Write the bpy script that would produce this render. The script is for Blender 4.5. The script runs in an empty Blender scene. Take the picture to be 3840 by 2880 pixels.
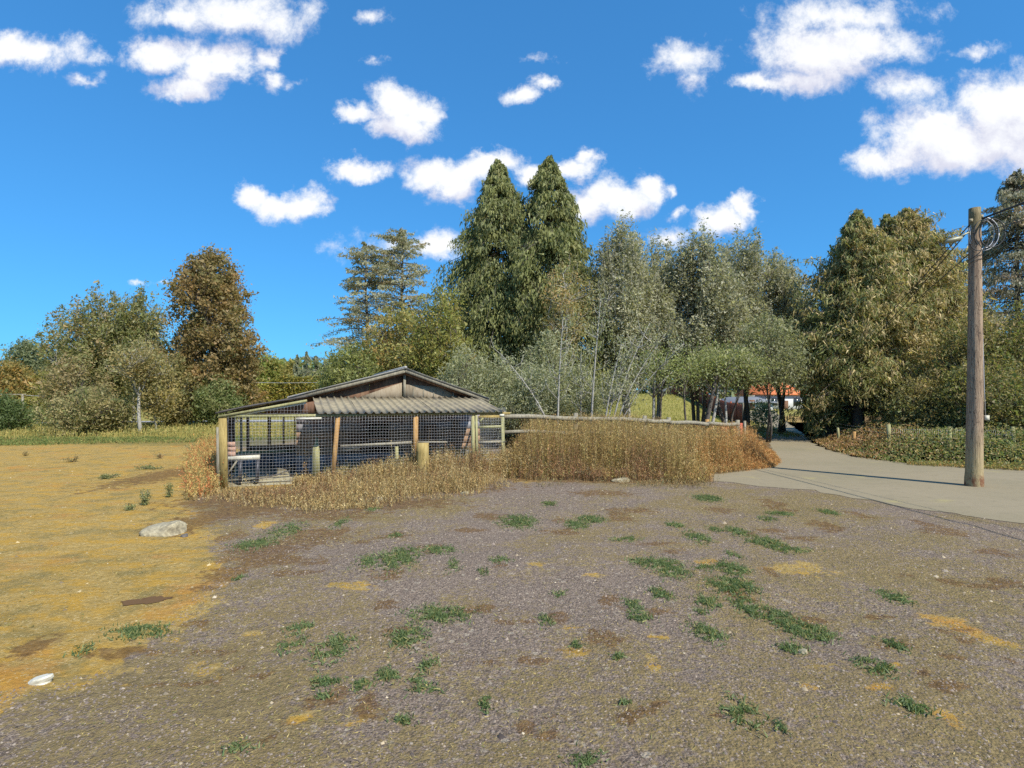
import bpy, math, random
import numpy as np
from mathutils import Vector, Matrix

random.seed(7)
RS = np.random.RandomState(7)
SC = bpy.context.scene
COL = SC.collection
F = 2133.0          # focal length in photo pixels (photo is 3840 wide)
HY = 1490.0         # row of the horizon
CH = 2.2            # camera height
R = math.radians

# ------------------------------------------------------------------ camera
cam_d = bpy.data.cameras.new("camera")
cam = bpy.data.objects.new("camera", cam_d)
COL.objects.link(cam)
cam.location = (0, 0, CH)
cam.rotation_euler = (R(90), 0, 0)
cam_d.sensor_width = 36
cam_d.lens = 36 * F / 3840.0
cam_d.shift_y = (HY - 1440.0) / 3840.0
cam_d.clip_end = 6000
SC.camera = cam

SUN_AZ = Vector((0.675, -0.738, 0)).normalized()
SUN_EL = R(46)
SUN_STRENGTH = 4.3
SKY_STRENGTH = 0.105

# ------------------------------------------------------------------ node helper
class NT:
    def __init__(s, tree):
        s.t = tree; s.n = tree.nodes; s.l = tree.links
    def new(s, typ, **kw):
        nd = s.n.new(typ)
        for k, v in kw.items():
            setattr(nd, k, v)
        return nd
    def put(s, sock, v):
        if hasattr(v, 'is_linked') or isinstance(v, bpy.types.NodeSocket):
            s.l.new(v, sock)
        elif v is not None:
            if sock.type == 'RGBA' and len(v) == 3:
                v = (*v, 1)
            sock.default_value = v
    def math(s, op, a, b=None, c=None, clamp=False):
        nd = s.new('ShaderNodeMath', operation=op, use_clamp=clamp)
        s.put(nd.inputs[0], a)
        if b is not None: s.put(nd.inputs[1], b)
        if c is not None: s.put(nd.inputs[2], c)
        return nd.outputs[0]
    def vmath(s, op, a, b=None, out=0):
        nd = s.new('ShaderNodeVectorMath', operation=op)
        s.put(nd.inputs[0], a)
        if b is not None: s.put(nd.inputs[1], b)
        return nd.outputs[out]
    def mix(s, f, a, b, mode='MIX'):
        nd = s.new('ShaderNodeMix', data_type='RGBA', blend_type=mode)
        s.put(nd.inputs[0], f); s.put(nd.inputs[6], a); s.put(nd.inputs[7], b)
        return nd.outputs[2]
    def smooth(s, v, a, b, lo=0.0, hi=1.0):
        nd = s.new('ShaderNodeMapRange', interpolation_type='SMOOTHSTEP')
        s.put(nd.inputs[0], v); nd.inputs[1].default_value = a; nd.inputs[2].default_value = b
        nd.inputs[3].default_value = lo; nd.inputs[4].default_value = hi
        return nd.outputs[0]
    def noise(s, vec, scale, detail=4, rough=0.55, dist=0.0, out=0):
        nd = s.new('ShaderNodeTexNoise')
        s.put(nd.inputs['Vector'], vec)
        nd.inputs['Scale'].default_value = scale; nd.inputs['Detail'].default_value = detail
        nd.inputs['Roughness'].default_value = rough; nd.inputs['Distortion'].default_value = dist
        return nd.outputs[out]
    def voro(s, vec, scale, out='Color', feature='F1', rand=1.0):
        nd = s.new('ShaderNodeTexVoronoi', feature=feature)
        s.put(nd.inputs['Vector'], vec); nd.inputs['Scale'].default_value = scale
        nd.inputs['Randomness'].default_value = rand
        return nd.outputs[out]
    def ramp(s, f, stops, interp='LINEAR'):
        nd = s.new('ShaderNodeValToRGB'); cr = nd.color_ramp; cr.interpolation = interp
        while len(cr.elements) < len(stops): cr.elements.new(0.5)
        for e, (p, c) in zip(cr.elements, stops):
            e.position = p; e.color = (*c, 1)
        s.put(nd.inputs[0], f)
        return nd.outputs[0]
    def bump(s, h, strength, dist=0.02, normal=None):
        nd = s.new('ShaderNodeBump'); s.put(nd.inputs['Height'], h)
        nd.inputs['Strength'].default_value = strength; nd.inputs['Distance'].default_value = dist
        if normal is not None: s.put(nd.inputs['Normal'], normal)
        return nd.outputs[0]

# ------------------------------------------------------------------ world: blue sky with small cumulus
world = bpy.data.worlds.new("World"); SC.world = world; world.use_nodes = True
w = NT(world.node_tree)
for nd in list(w.n): w.n.remove(nd)
sky = w.new('ShaderNodeTexSky', sky_type='NISHITA')
sky.sun_disc = False
sky.sun_elevation = SUN_EL
sky.sun_rotation = math.atan2(SUN_AZ.x, SUN_AZ.y)
sky.altitude = 60; sky.air_density = 1.0; sky.dust_density = 0.3; sky.ozone_density = 3.0
CLOUDS = [  # photo pixel x, y, half width, half height, weight
    (80,190,200,62,1),(300,180,60,40,.5),(380,210,40,30,.45),
    (620,205,150,62,1),(700,330,130,50,1),(850,235,130,80,1),(760,270,120,70,1),(1010,215,60,45,.7),(1020,290,45,35,.6),(1110,320,40,25,.4),(900,60,260,90,.8),
    (1345,425,95,42,.95),(1490,395,100,76,1),(1570,430,95,60,1),(1500,480,110,48,1),
    (1340,640,115,40,1),(1400,640,60,22,.8),
    (945,725,70,45,1),(1050,762,110,50,1),(1155,755,75,55,1),
    (1640,655,115,62,1),(1700,700,90,52,1),(1830,615,130,42,1),(1760,640,110,50,1),
    (1990,665,75,52,1),(2150,625,90,42,1),(2200,590,50,34,.9),
    (2200,765,85,60,1),(2320,730,140,66,1),(2420,700,70,55,1),(2520,720,30,22,.5),
    (1640,910,105,50,1),(1450,905,120,45,.45),(1240,930,60,35,.35),
    (2710,830,100,52,1),(2785,775,55,52,1),(2520,885,90,40,.62),(2540,805,45,22,.6),
    (1950,360,100,30,.75),(2050,320,60,26,.7),(2020,230,50,20,.4),(1410,230,45,24,.5),
    (2560,225,110,70,.72),(2600,300,50,50,.45),
    (3060,215,210,105,1),(3250,170,210,75,1),(2860,310,130,32,.8),(3000,300,150,52,.85),
    (3650,185,110,26,.5),(3400,340,140,60,.62),(3300,600,120,62,1),(3480,500,180,120,1),(3640,560,240,95,1),
    (3560,520,200,110,1),(3760,400,190,140,1),(3780,500,240,130,1),(3950,420,250,150,1),(3900,560,240,80,1),
    (505,1060,36,12,.5),(590,1068,30,9,.4),(340,290,50,20,.4),(700,60,200,60,.7),(3150,60,260,80,.7),(1400,60,60,30,.5),
]
cg = bpy.data.node_groups.new("cloud_density", 'ShaderNodeTree')
cg.interface.new_socket('uv', in_out='INPUT', socket_type='NodeSocketVector')
cg.interface.new_socket('d', in_out='OUTPUT', socket_type='NodeSocketFloat')
g = NT(cg)
gi = g.new('NodeGroupInput'); go = g.new('NodeGroupOutput')
cur = None
wob = g.noise(gi.outputs[0], 11.0, 5, 0.65, out=1)
uvw = g.vmath('ADD', gi.outputs[0], g.vmath('MULTIPLY', g.vmath('SUBTRACT', wob, (.5,.5,.5)), (.11,.07,0)))
for (cx, cy, rx, ry, wt) in CLOUDS:
    v = g.vmath('SUBTRACT', uvw, ((cx-1920)/F, (HY-cy)/F, 0))
    v = g.vmath('MULTIPLY', v, (F/(rx*1.42), F/(ry*1.42), 0))
    ln = g.vmath('LENGTH', v, out=1)
    val = g.math('MULTIPLY', g.math('SUBTRACT', 1.0, ln), wt)
    if cur is None: cur = val
    else:
        nd = g.new('ShaderNodeMath', operation='SMOOTH_MAX')
        g.put(nd.inputs[0], cur); g.put(nd.inputs[1], val); nd.inputs[2].default_value = .12
        cur = nd.outputs[0]
n1 = g.noise(gi.outputs[0], 15.0, 11, 0.68, 0.15)
dens = g.math('ADD', g.math('MAXIMUM', cur, -0.6), g.math('MULTIPLY', g.math('SUBTRACT', n1, 0.53), 1.55))
g.l.new(dens, go.inputs[0])
tc = w.new('ShaderNodeTexCoord')
sep = w.new('ShaderNodeSeparateXYZ'); w.l.new(tc.outputs['Generated'], sep.inputs[0])
ysafe = w.math('MAXIMUM', sep.outputs[1], 0.05)
comb = w.new('ShaderNodeCombineXYZ')
w.put(comb.inputs[0], w.math('DIVIDE', sep.outputs[0], ysafe)); w.put(comb.inputs[1], w.math('DIVIDE', sep.outputs[2], ysafe))
uv = comb.outputs[0]
def inst(vec):
    nd = w.new('ShaderNodeGroup'); nd.node_tree = cg; w.put(nd.inputs[0], vec); return nd.outputs[0]
d0 = inst(uv); d1 = inst(w.vmath('ADD', uv, (0.012, 0.048, 0)))
# unseen clouds carry on outside the view, cover raised as white fill for shadows
gen = w.noise(tc.outputs['Generated'], 3.2, 9, 0.6, 0.2)
gen = w.math('MULTIPLY', w.math('SUBTRACT', gen, 0.555), 2.4)
inv = w.math('MULTIPLY', w.smooth(sep.outputs[1], .12, .3), w.smooth(w.math('ABSOLUTE', w.math('DIVIDE', sep.outputs[0], ysafe)), 1.25, 1.0))
inv = w.math('MULTIPLY', inv, w.smooth(w.math('DIVIDE', sep.outputs[2], ysafe), .95, .72))
def sel(a): 
    return w.math('ADD', w.math('MULTIPLY', a, inv), w.math('MULTIPLY', gen, w.math('SUBTRACT', 1.0, inv)))
dd = sel(d0)
alpha = w.smooth(dd, -0.02, 0.62)
alpha = w.math('MULTIPLY', alpha, w.smooth(sep.outputs[2], 0.0, 0.06))
shade = w.math('SUBTRACT', d0, d1)
thick = w.smooth(dd, 0.25, 0.95)
lit = w.math('ADD', w.math('MULTIPLY', shade, .75), 0.48, clamp=True)
lit = w.math('MULTIPLY', lit, 1.0)
ccol = w.mix(w.smooth(lit, 0.15, 0.75), (4.3, 4.4, 5.2), (5.9, 6.0, 6.2))
gam = w.new('ShaderNodeGamma'); w.l.new(sky.outputs[0], gam.inputs[0]); gam.inputs[1].default_value = .6
skyc = w.mix(1.0, gam.outputs[0], (0.36, 1.16, 1.98), 'MULTIPLY')
fin = w.mix(alpha, skyc, ccol)
bg = w.new('ShaderNodeBackground'); w.put(bg.inputs[0], fin); bg.inputs[1].default_value = SKY_STRENGTH
wo = w.new('ShaderNodeOutputWorld'); w.l.new(bg.outputs[0], wo.inputs[0])

sl = bpy.data.lights.new("sun", 'SUN'); sl.energy = SUN_STRENGTH; sl.angle = R(0.5); sl.color = (1.0, 0.945, 0.84)
so = bpy.data.objects.new("sun", sl); COL.objects.link(so)
sdir = Vector((SUN_AZ.x*math.cos(SUN_EL), SUN_AZ.y*math.cos(SUN_EL), math.sin(SUN_EL)))
so.rotation_euler = sdir.to_track_quat('Z', 'Y').to_euler(); so.location = sdir*60
SC.view_settings.view_transform = 'Standard'; SC.view_settings.look = 'None'
SC.view_settings.exposure = 0.70; SC.view_settings.gamma = 1.0; SC.view_settings.use_curve_mapping = False
SC.render.engine = 'CYCLES'
SC.cycles.use_denoising = False; SC.cycles.max_bounces = 6; SC.cycles.transparent_max_bounces = 4; SC.cycles.transmission_bounces = 3

# ------------------------------------------------------------------ positions
def X_at(px, Y): return (px-1920.0)/F*Y
def Z_at(py, Y): return CH + (HY-py)/F*Y
def G(px, py):
    Y = F*CH/(py-HY); return (X_at(px, Y), Y)
def sstep(x, a, b):
    t = np.clip((x-a)/(b-a), 0, 1); return t*t*(3-2*t)
_k = RS.uniform(-1, 1, (24, 2)); _p = RS.uniform(0, 6.28, 24)
def wav(x, y, s):
    v = 0
    for i in range(8):
        k = _k[i]/np.linalg.norm(_k[i]); v = v + np.sin((x*k[0]+y*k[1])*s*(0.6+0.17*i)+_p[i])
    return v/8*1.6
def road_left(Y):   # x of the driveway's left edge where it runs away from us
    return np.interp(Y, [20, 25, 32, 42, 55, 70, 95], [11.2, 11.6, 14.2, 18.6, 23.5, 29, 38])
DRV = []
def ground_h(x, y):
    x = np.asarray(x, float); y = np.asarray(y, float)
    hill = 2.7*np.exp(-0.5*(((x-19)/8.5)**2 + ((y-82)/17)**2))
    hill = hill*sstep(road_left(np.clip(y, 20, 95))-1.0-x, 0, 5)
    near = 0.03*wav(x, y, 1.7) + 0.015*wav(x+9, y-4, 5.1)
    amp = 1 - sstep(poly_sd(x, y, DRV), -1.3, -.25)      # flat beneath the driveway
    pen = sstep(y, 11.5, 12.8)*(1-sstep(y, 24, 28))                       # and about the pen
    near = near*np.clip(amp, 0, 1)*(1-0.8*pen)*(1-sstep(y, 24, 36))
    west = -0.5*sstep(-x, 18, 70)*sstep(y, 28, 60)
    return hill + near + west

near_e = [(2600, 1768), (2654, 1778), (2690, 1807), (2850, 1822), (3040, 1838), (3391, 1903), (3840, 1960), (5200, 2110), (9000, 2250)]
far_e = [(9000, 1795), (5200, 1782), (3840, 1762), (3620, 1750), (3400, 1737), (3200, 1712), (3100, 1686), (3040, 1655), (2995, 1615), (2960, 1590), (2925, 1560), (2905, 1540)]
left_e = [(2790, 1540), (2800, 1560), (2850, 1603), (2875, 1640), (2900, 1690), (2860, 1735)]
DRV[:] = [G(*p) for p in near_e+far_e+left_e]
# ------------------------------------------------------------------ mesh helpers
def origin_of(o):
    v = Vector((0, 0, 0))
    while o is not None:
        v += o.location; o = o.parent
    return v
def tag(o, label=None, cat=None, group=None, kind=None):
    if label: o['label'] = label
    if cat: o['category'] = cat
    if group: o['group'] = group
    if kind: o['kind'] = kind
    return o
def empty(name, loc, label, cat, group=None):
    o = bpy.data.objects.new(name, None); COL.objects.link(o); o.location = loc
    o.empty_display_size = .2
    return tag(o, label, cat, group)
def build(name, V, Fs, mat, parent=None, col=None, smooth=False, loc=None):
    """V (n,3) world coordinates; Fs list of (m,k) index arrays"""
    V = np.asarray(V, np.float32)
    org = np.array(origin_of(parent)) if parent is not None else np.zeros(3)
    if loc is not None: org = org + np.array(loc)
    me = bpy.data.meshes.new(name)
    if not isinstance(Fs, (list, tuple)): Fs = [Fs]
    Fs = [np.asarray(f, np.int32) for f in Fs if len(f)]
    me.vertices.add(len(V)); me.vertices.foreach_set('co', (V-org).astype(np.float32).ravel())
    li = np.concatenate([f.ravel() for f in Fs])
    ls = []; st = 0
    for f in Fs:
        ls.append(st+np.arange(len(f))*f.shape[1]); st += f.size
    lt = np.concatenate([np.full(len(f), f.shape[1]) for f in Fs])
    me.loops.add(len(li)); me.loops.foreach_set('vertex_index', li)
    me.polygons.add(len(lt)); me.polygons.foreach_set('loop_start', np.concatenate(ls).astype(np.int32))
    me.update(calc_edges=True)
    if smooth: me.polygons.foreach_set('use_smooth', np.ones(len(lt), bool))
    if col is not None:
        a = me.color_attributes.new('tint', 'FLOAT_COLOR', 'POINT')
        c = np.ones((len(V), 4), np.float32); col = np.asarray(col); c[:, :col.shape[1]] = col
        a.data.foreach_set('color', c.ravel())
    me.validate(clean_customdata=False)
    if mat is not None: me.materials.append(mat)
    o = bpy.data.objects.new(name, me); COL.objects.link(o)
    if parent is not None: o.parent = parent
    if loc is not None: o.location = loc
    return o
class Acc:
    def __init__(s): s.V = []; s.F = {}; s.C = []; s.n = 0
    def add(s, V, Fc, C=None):
        V = np.asarray(V, float); Fc = np.asarray(Fc)
        s.F.setdefault(Fc.shape[1], []).append(Fc+s.n); s.V.append(V); s.n += len(V)
        if C is not None: s.C.append(np.broadcast_to(C, (len(V), 3)))
        return s
    def build(s, name, mat, parent=None, smooth=False, loc=None):
        return build(name, np.concatenate(s.V), [np.concatenate(f) for f in s.F.values()], mat, parent,
                     np.concatenate(s.C) if s.C else None, smooth, loc)
BOXF = np.array([[0,1,3,2],[4,6,7,5],[0,4,5,1],[2,3,7,6],[0,2,6,4],[1,5,7,3]])
def boxv(c, ax, ay, az):
    c = np.asarray(c, float); out = []
    for i in (-1, 1):
        for j in (-1, 1):
            for k in (-1, 1): out.append(c+i*np.asarray(ax)+j*np.asarray(ay)+k*np.asarray(az))
    return np.array(out)
def beamv(p0, p1, wd, ht, up=(0, 0, 1)):
    p0 = np.asarray(p0, float); p1 = np.asarray(p1, float); d = p1-p0; L = np.linalg.norm(d); d = d/L
    up = np.asarray(up, float)
    s = np.cross(d, up)
    if np.linalg.norm(s) < 1e-4: s = np.cross(d, (0, 1, 0))
    s /= np.linalg.norm(s); u = np.cross(s, d)
    return boxv((p0+p1)/2, d*L/2, s*wd/2, u*ht/2)
def beam(name, p0, p1, wd, ht, mat, parent=None, up=(0, 0, 1), label=None, **k):
    o = build(name, beamv(p0, p1, wd, ht, up), [BOXF], mat, parent, **k)
    if label: o['label'] = label
    return o
def tube(P, Rd, n=6, cap=True):
    P = np.asarray(P, float); Rd = np.broadcast_to(np.asarray(Rd, float), (len(P),))
    T = np.gradient(P, axis=0); T /= (np.linalg.norm(T, axis=1, keepdims=True)+1e-9)
    ref = np.array([0, 0, 1.0]) if abs(T[0, 2]) < 0.8 else np.array([1.0, 0.1, 0])
    A = np.cross(T, ref); A /= (np.linalg.norm(A, axis=1, keepdims=True)+1e-9); B = np.cross(T, A)
    an = np.arange(n)*2*np.pi/n
    V = (P[:, None]+Rd[:, None, None]*(np.cos(an)[None, :, None]*A[:, None]+np.sin(an)[None, :, None]*B[:, None])).reshape(-1, 3)
    m = len(P); i = np.arange(m-1)[:, None]*n; j = np.arange(n)[None]; j2 = (j+1) % n
    Fq = np.stack([i+j, i+j2, i+n+j2, i+n+j], -1).reshape(-1, 4)
    return V, Fq
def add_tube(acc, P, Rd, n=6, C=None):
    V, Fq = tube(P, Rd, n)
    nv = len(V); acc.add(V, Fq, C)
    if n > 4 or True:   # end caps as fans
        for e, idx in ((0, np.arange(n)[::-1]), (1, np.arange(n)+nv-n)):
            acc.F.setdefault(n, []).append((idx+acc.n-nv)[None])
def diamonds(Cn, A, L, W, rs, C):
    """leaf blades: centre, axis, length, width"""
    N = len(Cn)
    A = A/(np.linalg.norm(A, axis=1, keepdims=True)+1e-9)
    q = rs.normal(size=(N, 3)); B = np.cross(A, q); B /= (np.linalg.norm(B, axis=1, keepdims=True)+1e-9)
    L = np.broadcast_to(L, (N,))[:, None]; W = np.broadcast_to(W, (N,))[:, None]
    V = np.stack([Cn-A*L*.45+B*W/2, Cn+A*L*.55, Cn-A*L*.3-B*W/2], 1).reshape(-1, 3)
    Fq = np.arange(N*3).reshape(-1, 3)
    return V, Fq, np.repeat(C, 3, axis=0)
def poly_in(x, y, P):
    inside = np.zeros(len(x), bool); P = np.asarray(P); n = len(P); j = n-1
    for i in range(n):
        xi, yi = P[i]; xj, yj = P[j]
        c = ((yi > y) != (yj > y)) & (x < (xj-xi)*(y-yi)/(yj-yi+1e-12)+xi)
        inside ^= c; j = i
    return inside
def poly_sd(x, y, P):
    P = np.asarray(P, float); d = np.full(x.shape, 1e9); n = len(P)
    for i in range(n):
        a = P[i]; b = P[(i+1) % n]; e = b-a
        t = np.clip(((x-a[0])*e[0]+(y-a[1])*e[1])/(e@e+1e-12), 0, 1)
        d = np.minimum(d, np.hypot(x-a[0]-t*e[0], y-a[1]-t*e[1]))
    ins = poly_in(x.ravel(), y.ravel(), P).reshape(x.shape)
    return np.where(ins, d, -d)
def scatter(P, n, rs):
    P = np.asarray(P); lo = P.min(0); hi = P.max(0); out = []
    c = 0
    while c < n:
        q = rs.uniform(lo, hi, (n*2, 2)); q = q[poly_in(q[:, 0], q[:, 1], P)]; out.append(q); c += len(q)
    return np.concatenate(out)[:n]

# ------------------------------------------------------------------ materials
def new_mat(name):
    m = bpy.data.materials.new(name); m.use_nodes = True
    t = NT(m.node_tree); b = m.node_tree.nodes['Principled BSDF']
    return m, t, b
def wood(name, c1, c2, c3, rough=.85, scale=3.0, stretch=(8, 8, 1), bump=.35):
    m, t, b = new_mat(name)
    tc = t.new('ShaderNodeTexCoord'); v = t.vmath('MULTIPLY', tc.outputs['Object'], stretch)
    n = t.noise(v, scale, 8, .62, .3); big = t.noise(tc.outputs['Object'], 1.4, 4, .6)
    c = t.ramp(n, [(.25, c1), (.5, c2), (.75, c3)])
    c = t.mix(t.smooth(big, .3, .7, 0, .75), c, t.mix(.5, c, c1), 'MIX')
    nf = t.noise(tc.outputs['Object'], 28, 6, .7)
    c = t.mix(t.smooth(nf, .55, .72, 0, .5), c, tuple(k*.45 for k in c1))
    c = t.mix(1, c, (.88, .88, .88), 'MULTIPLY')
    t.put(b.inputs['Base Color'], c); b.inputs['Roughness'].default_value = rough
    b.inputs['Specular IOR Level'].default_value = .2
    t.put(b.inputs['Normal'], t.bump(n, bump, .01))
    return m
def plain(name, c, rough=.7, metal=0, var=.25, scale=6, bump=.15, dirt=None):
    m, t, b = new_mat(name)
    tc = t.new('ShaderNodeTexCoord'); n = t.noise(tc.outputs['Object'], scale, 8, .65)
    lo = tuple(k*(1-var) for k in c); hi = tuple(min(k*(1+var), 1) for k in c)
    cc = t.ramp(n, [(.3, lo), (.7, hi)])
    if dirt is not None:
        n2 = t.noise(tc.outputs['Object'], scale*.35, 8, .7)
        cc = t.mix(t.smooth(n2, .48, .68, 0, .8), cc, dirt)
    cc = t.mix(1, cc, (.88, .88, .88), 'MULTIPLY')
    t.put(b.inputs['Base Color'], cc); b.inputs['Roughness'].default_value = rough
    b.inputs['Metallic'].default_value = metal
    t.put(b.inputs['Normal'], t.bump(n, bump, .01))
    return m
def leafmat(name, trans=.35, rough=.6):
    m, t, b = new_mat(name)
    a = t.new('ShaderNodeAttribute', attribute_name='tint')
    t.put(b.inputs['Base Color'], a.outputs['Color']); b.inputs['Roughness'].default_value = rough
    b.inputs['Specular IOR Level'].default_value = .35
    tr = t.new('ShaderNodeBsdfTranslucent'); t.put(tr.inputs[0], t.mix(1, a.outputs['Color'], (1.15, 1.2, .75), 'MULTIPLY'))
    mx = t.new('ShaderNodeMixShader'); mx.inputs[0].default_value = trans
    t.l.new(b.outputs[0], mx.inputs[1]); t.l.new(tr.outputs[0], mx.inputs[2])
    t.l.new(mx.outputs[0], t.n['Material Output'].inputs[0])
    return m
M = {}
M['leaf'] = leafmat('leaves', .45, .55)
M['needle'] = leafmat('needles', .35, .6)
M['dry'] = leafmat('dry_stalks', .3, .8)
M['bark'] = wood('bark', (.06, .05, .04), (.13, .11, .09), (.22, .2, .17), .9, 4, (6, 6, 1.2), .6)
M['birch'] = wood('pale_bark', (.15, .14, .11), (.42, .40, .35), (.56, .54, .49), .8, 5, (2, 2, 5), .3)
M['graywood'] = wood('weathered_wood', (.13, .115, .09), (.29, .26, .19), (.42, .38, .29))
M['yellowwood'] = wood('treated_wood', (.2, .15, .055), (.38, .28, .1), (.5, .4, .18))
M['orangewood'] = wood('fresh_wood', (.26, .14, .05), (.46, .27, .10), (.58, .38, .17))
M['greenwood'] = wood('mossy_wood', (.18, .17, .07), (.36, .34, .17), (.48, .45, .26))
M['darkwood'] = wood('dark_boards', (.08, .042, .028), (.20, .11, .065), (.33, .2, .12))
M['brownboard'] = wood('brown_boards', (.17, .10, .06), (.36, .23, .14), (.5, .36, .23))
M['purplemetal'] = plain('faded_sheet_metal', (.30, .27, .30), .7, .05, .5, 4, .3, (.30, .15, .13))
M['redply'] = wood('stained_plywood', (.08, .038, .024), (.18, .10, .06), (.30, .2, .12), stretch=(3, 3, 1.2))
M['tanply'] = wood('grey_plywood', (.2, .155, .10), (.33, .27, .19), (.42, .36, .27), stretch=(7, 7, 1))
M['bluemetal'] = plain('grey_sheet_metal', (.26, .26, .28), .7, .05, .5, 7, .3, (.20, .09, .09))
M['roofmetal'] = plain('weathered_corrugated_roof', (.34, .285, .18), .75, .1, .3, 5, .2, (.20, .17, .13))
M['roofmetal2'] = plain('pale_corrugated_roof', (.40, .39, .36), .6, .2, .3, 5, .2, (.22, .2, .17))
M['darkroof'] = plain('dark_roofing', (.10, .09, .085), .8, 0, .4, 6, .3, (.2, .17, .13))
M['wire'] = plain('galvanised_wire', (.55, .55, .56), .45, .35, .12, 20, 0)
M['cable'] = plain('black_cable', (.035, .035, .035), .6, 0, .2, 20, 0)
M['white'] = plain('white_paint', (.62, .59, .48), .6, 0, .12, 9, .1, (.42, .38, .28))
M['brick'] = plain('pinkish_block', (.42, .26, .19), .9, 0, .3, 18, .5)
M['stone'] = plain('pale_stone', (.36, .31, .20), .9, 0, .5, 16, .9, (.16, .13, .08))
M['darkmetal'] = plain('dark_painted_steel', (.05, .05, .06), .5, .3, .3, 12, .1)
M['lampshell'] = plain('lamp_shell', (.34, .33, .22), .5, .2, .15, 12, .05)
M['glass'] = plain('dark_window', (.05, .06, .07), .15, 0, .2, 3, 0)
M['orange'] = plain('orange_roofing', (.62, .17, .05), .7, 0, .15, 3, .1)
M['redfence'] = wood('red_brown_boards', (.16, .045, .02), (.3, .085, .042), (.4, .13, .065))
M['redboard'] = plain('red_painted_board', (.42, .09, .045), .7, 0, .25, 5, .1)
M['whitewall'] = plain('pale_siding', (.6, .6, .58), .7, 0, .08, 3, .1)
M['greyroof'] = plain('grey_roofing', (.17, .18, .2), .8, 0, .2, 3, .1)

# utility pole timber: vertical grain, checks, rusty stain at the foot
m, t, b = new_mat('pole_timber')
tc = t.new('ShaderNodeTexCoord'); v = t.vmath('MULTIPLY', tc.outputs['Object'], (14, 14, .9))
n = t.noise(v, 2.2, 10, .72, .25); n2 = t.noise(tc.outputs['Object'], 22, 6, .7)
c = t.ramp(n, [(.28, (.09, .06, .05)), (.42, (.27, .21, .165)), (.58, (.40, .33, .26)), (.75, (.55, .49, .40))])
ck = t.new('ShaderNodeTexVoronoi', feature='DISTANCE_TO_EDGE'); t.put(ck.inputs['Vector'], t.vmath('MULTIPLY', t.vmath('ADD', tc.outputs['Object'], t.vmath('MULTIPLY', t.noise(tc.outputs['Object'], 3, 4, out=1), (.12, .12, .5))), (17, 17, .9))); ck.inputs['Scale'].default_value = 1.6
c = t.mix(t.smooth(ck.outputs['Distance'], .075, .0, 0, .85), c, (.045, .03, .022))
c = t.mix(1, c, (.92, .80, .66), 'MULTIPLY')
sp = t.new('ShaderNodeSeparateXYZ'); t.l.new(tc.outputs['Object'], sp.inputs[0])
lowz = t.math('ADD', sp.outputs[2], t.math('MULTIPLY', n2, .5))
c = t.mix(t.smooth(lowz, 1.9, .6, 0, .55), c, t.mix(n, (.25, .19, .07), (.5, .42, .2)))
rn = t.noise(t.vmath('MULTIPLY', tc.outputs['Object'], (6, 6, 3)), 1.0, 6, .7)
c = t.mix(t.math('MULTIPLY', t.smooth(lowz, .62, .40, 0, .9), t.smooth(rn, .42, .56)), c, (.15, .05, .02))
c = t.mix(t.smooth(n2, .6, .7, 0, .6), c, (.08, .06, .045))
topz = t.smooth(sp.outputs[2], 6.2, 6.5, 0, .6); c = t.mix(topz, c, (.15, .13, .04))
t.put(b.inputs['Base Color'], c); b.inputs['Roughness'].default_value = .9
t.put(b.inputs['Normal'], t.bump(n, .8, .02)); M['pole'] = m

# driveway
m, t, b = new_mat('driveway_surface')
tc = t.new('ShaderNodeTexCoord'); P = tc.outputs['Object']
n = t.noise(P, .35, 6, .6); n2 = t.noise(t.vmath('MULTIPLY', P, (.35, 1.6, 1)), 2.0, 6, .65); n3 = t.noise(P, 60, 3, .7)
c = t.ramp(n, [(.3, (.22, .195, .125)), (.5, (.25, .215, .145)), (.7, (.275, .235, .165))])
c = t.mix(t.smooth(n2, .52, .72, 0, .45), c, (.165, .145, .10))
c = t.mix(t.smooth(n3, .35, .7, 0, .35), c, (.33, .30, .215))
yb = t.noise(P, .8, 3, .5); c = t.mix(t.smooth(yb, .64, .74, 0, .5), c, (.38, .34, .13))
edge = t.noise(P, 3.1, 9, .72)
c = t.mix(t.smooth(edge, .52, .68, 0, .5), c, (.17, .145, .10))
c = t.mix(1, c, (.87, .82, .72), 'MULTIPLY')
t.put(b.inputs['Base Color'], c); b.inputs['Roughness'].default_value = .95
t.put(b.inputs['Normal'], t.bump(n3, .35, .01)); M['drive'] = m

# ground
m, t, b = new_mat('ground_surface')
tc = t.new('ShaderNodeTexCoord'); P = tc.outputs['Object']
at = t.new('ShaderNodeAttribute', attribute_name='tint')
sp = t.new('ShaderNodeSeparateColor'); t.l.new(at.outputs['Color'], sp.inputs[0])
Rm, Gm, Bm = sp.outputs[0], sp.outputs[1], sp.outputs[2]; Am = at.outputs['Alpha']
nA = t.noise(P, 1.1, 10, .68); nB = t.noise(P, 4.5, 9, .7); nC = t.noise(P, 17, 7, .7); nD = t.noise(t.vmath('MULTIPLY', P, (.8, 1.8, 1)), 2.2, 8, .65, .4)
v1 = t.voro(P, 62); v2 = t.voro(P, 120); v3 = t.voro(P, 26)
s1 = t.new('ShaderNodeSeparateColor'); t.l.new(v1, s1.inputs[0]); s2 = t.new('ShaderNodeSeparateColor'); t.l.new(v2, s2.inputs[0]); s3 = t.new('ShaderNodeSeparateColor'); t.l.new(v3, s3.inputs[0])
gr = t.ramp(s1.outputs[0], [(0, (.06, .048, .043)), (.35, (.145, .115, .104)), (.7, (.225, .183, .162)), (.9, (.31, .26, .22)), (1, (.36, .31, .265))])
gr = t.mix(.45, gr, t.ramp(s2.outputs[1], [(0, (.06, .048, .042)), (.5, (.175, .142, .122)), (1, (.29, .245, .205))]))
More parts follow.
